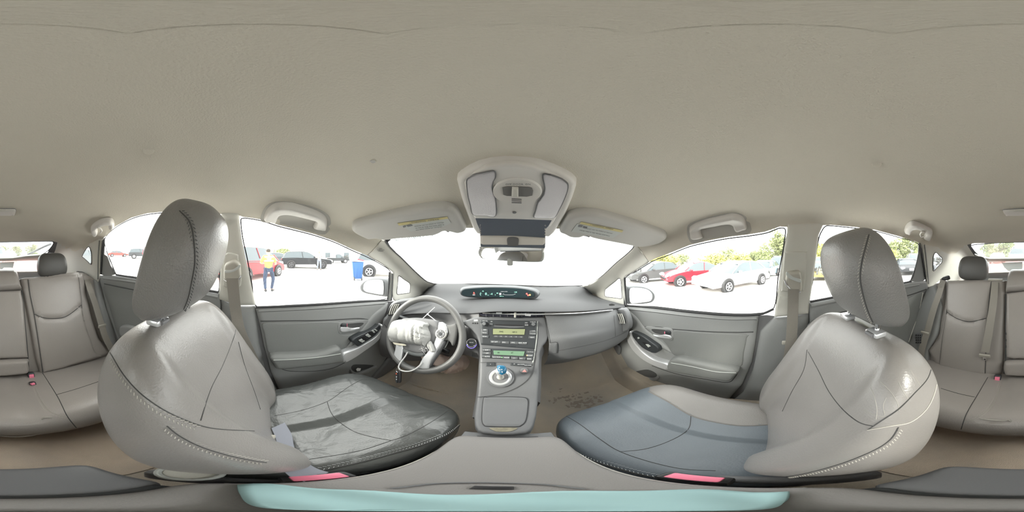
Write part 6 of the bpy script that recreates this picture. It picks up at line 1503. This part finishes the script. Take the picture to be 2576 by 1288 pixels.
# ------------------------------------------------------------------ trees
def tree(px, ytop, r, wd, label, col, seed, base=0.0, group='trees around the lot'):
    rng = random.Random(seed)
    p0_ = at(px, r); ht = (H_/2-ytop)/H_*PI*r-p0_[2]
    t = empty('tree', p0_, label, 'tree', group); t['noshift'] = 1
    tube('trunk', [(0, 0, 0), (.1, 0, ht*.3), (0, .1, ht*.7)], lambda u: .22*(1-.6*u)*ht/7, mat('bark', (.15, .11, .08), .9), t, n=7)
    leaf = mat('leaf %s' % str(col), col, .9, noise_amt=.35, nscale=1.3, spec=.1)
    v = []; f = []
    NB = 26
    cl = []
    for k in range(NB):
        a = rng.uniform(0, 2*PI); q = rng.random()**.6; z = ht*(.22+.74*rng.random())
        env = math.sin(min(1, max(.12, (z/ht-.10)/.9))*PI)**.6
        cl.append((math.cos(a)*wd*.5*q*env, math.sin(a)*wd*.5*q*env, z, wd*rng.uniform(.13, .24)))
    for cx, cy, cz, R in cl:
        n = 95
        for k in range(n):
            u = rng.uniform(-1, 1); a = rng.uniform(0, 2*PI); w = math.sqrt(1-u*u); rr = R*(.65+.45*rng.random())
            c = Vector((cx+w*math.cos(a)*rr, cy+w*math.sin(a)*rr, cz+u*rr*.85)); L = R*rng.uniform(.13, .28)
            d1_ = Vector((rng.uniform(-1, 1), rng.uniform(-1, 1), rng.uniform(-1, 1))).normalized(); d2_ = d1_.orthogonal().normalized()
            i = len(v); v += [c-d1_*L, c+d2_*L*.6, c+d1_*L, c-d2_*L*.6]; f.append((i, i+1, i+2, i+3))
    cr = mesh('crown', v, f, leaf, t, smooth=False); cr['kind'] = 'stuff'
    return t
YG = (.50, .50, .17); DG = (.25, .28, .13); GG = (.34, .38, .19)
T = [(1655,640,34,5,'low yellow green shrub tree above the crashed grey car',YG,1), (1686,643,38,4,'low pale bush close left of the round red car roof',YG,2), (1713,638,42,4,'rounded olive tree above the round red car roof, far off',GG,3),
 (1792,647,30,5,'low yellow green bushy tree left above the white sedan',YG,4), (1832,627,36,5,'tall thin olive tree above the white sedan windshield',GG,5), (1860,642,30,4,'low yellow green bush above the white sedan roof',YG,6),
 (1897,634,36,4.4,'broad green tree above the pale blue car',GG,7), (1926,612,31,3.6,'tall green tree near the rear edge of the passenger window',GG,8), (1960,580,25,4.6,'tallest olive tree close by the passenger door pillar',DG,9),
 (2062,616,28,4.5,'bushy yellow green tree left of the passenger headrest',YG,10), (2098,622,32,4,'small green tree close beside the passenger headrest',GG,11), (2228,618,26,3.5,'lower yellow green tree right of the passenger headrest',YG,12),
 (2257,606,30,4.5,'mottled green tree above the black sports car',GG,13), (2285,598,31,4,'tallest mottled tree above the silver white vehicle',GG,14), (2313,604,29,4,'green tree at the rear edge of the right rear window',GG,15),
 (2490,612,34,4,'green tree in the middle of the rear glass',GG,16), (2528,612,30,4.6,'broader green tree in the rear glass, next to the white van',GG,17), (40,620,33,2.6,'pale tree in the rear glass above the driver side headrest',GG,18), (82,616,30,2.8,'slim tree in the rear glass near the wiper',GG,19), (8,622,36,3,'low pale bush in the rear glass behind the centre pad',GG,20),
 (1070,628,50,5,'faint pale green tree far ahead, left in the windshield',GG,21), (1094,620,56,6,'faint tree far ahead, just left of the mirror',GG,22), (1474,636,38,4,'faint tree above the white van ahead',GG,23), (1500,630,44,4,'taller faint tree right above the white van ahead',GG,24), (1528,636,38,3.5,'faint tree beside the right windshield pillar',GG,25),
 (709,631,44,5,'small olive tree above the grey sedan',GG,26), (2196,612,34,5,'tree behind the passenger headrest, at its right edge',YG,29)]
for a in T: tree(*a)
# ------------------------------------------------------------------ stand every top-level thing at its own base
bpy.context.view_layer.update()
_dg = bpy.context.evaluated_depsgraph_get()
for o in [o for o in S.objects if o.type == 'FONT']:
    me = bpy.data.meshes.new_from_object(o.evaluated_get(_dg)); me.name = o.name
    n = bpy.data.objects.new('print', me); nm = o.name.split('.')[0]; COL.objects.link(n)
    n.parent = o.parent; n.matrix_parent_inverse = o.matrix_parent_inverse.copy(); n.matrix_basis = o.matrix_basis.copy()
    bpy.data.objects.remove(o); n.name = nm
bpy.context.view_layer.update()
kids = {}
for o in list(S.objects):
    if o.parent: kids.setdefault(o.parent.name, []).append(o)
def bounds(o):
    pts = []
    if o.type in ('MESH', 'FONT', 'CURVE'): pts += [o.matrix_world @ Vector(c) for c in o.bound_box]
    for c in kids.get(o.name, []): pts += bounds(c)
    return pts
for o in list(S.objects):
    if o.parent or o.type not in ('MESH', 'EMPTY') or o.get('noshift'): continue
    if tuple(o.location) != (0, 0, 0): continue
    b = bounds(o)
    if not b: continue
    lo = Vector([min(p[i] for p in b) for i in range(3)]); hi = Vector([max(p[i] for p in b) for i in range(3)])
    c = Vector(((lo.x+hi.x)/2, (lo.y+hi.y)/2, lo.z))
    if o.type == 'MESH':
        if o.data.users > 1: continue
        o.data.transform(Matrix.Translation(-c))
    o.location = c
    for k in kids.get(o.name, []): k.matrix_parent_inverse = Matrix.Translation(-c) @ k.matrix_parent_inverse
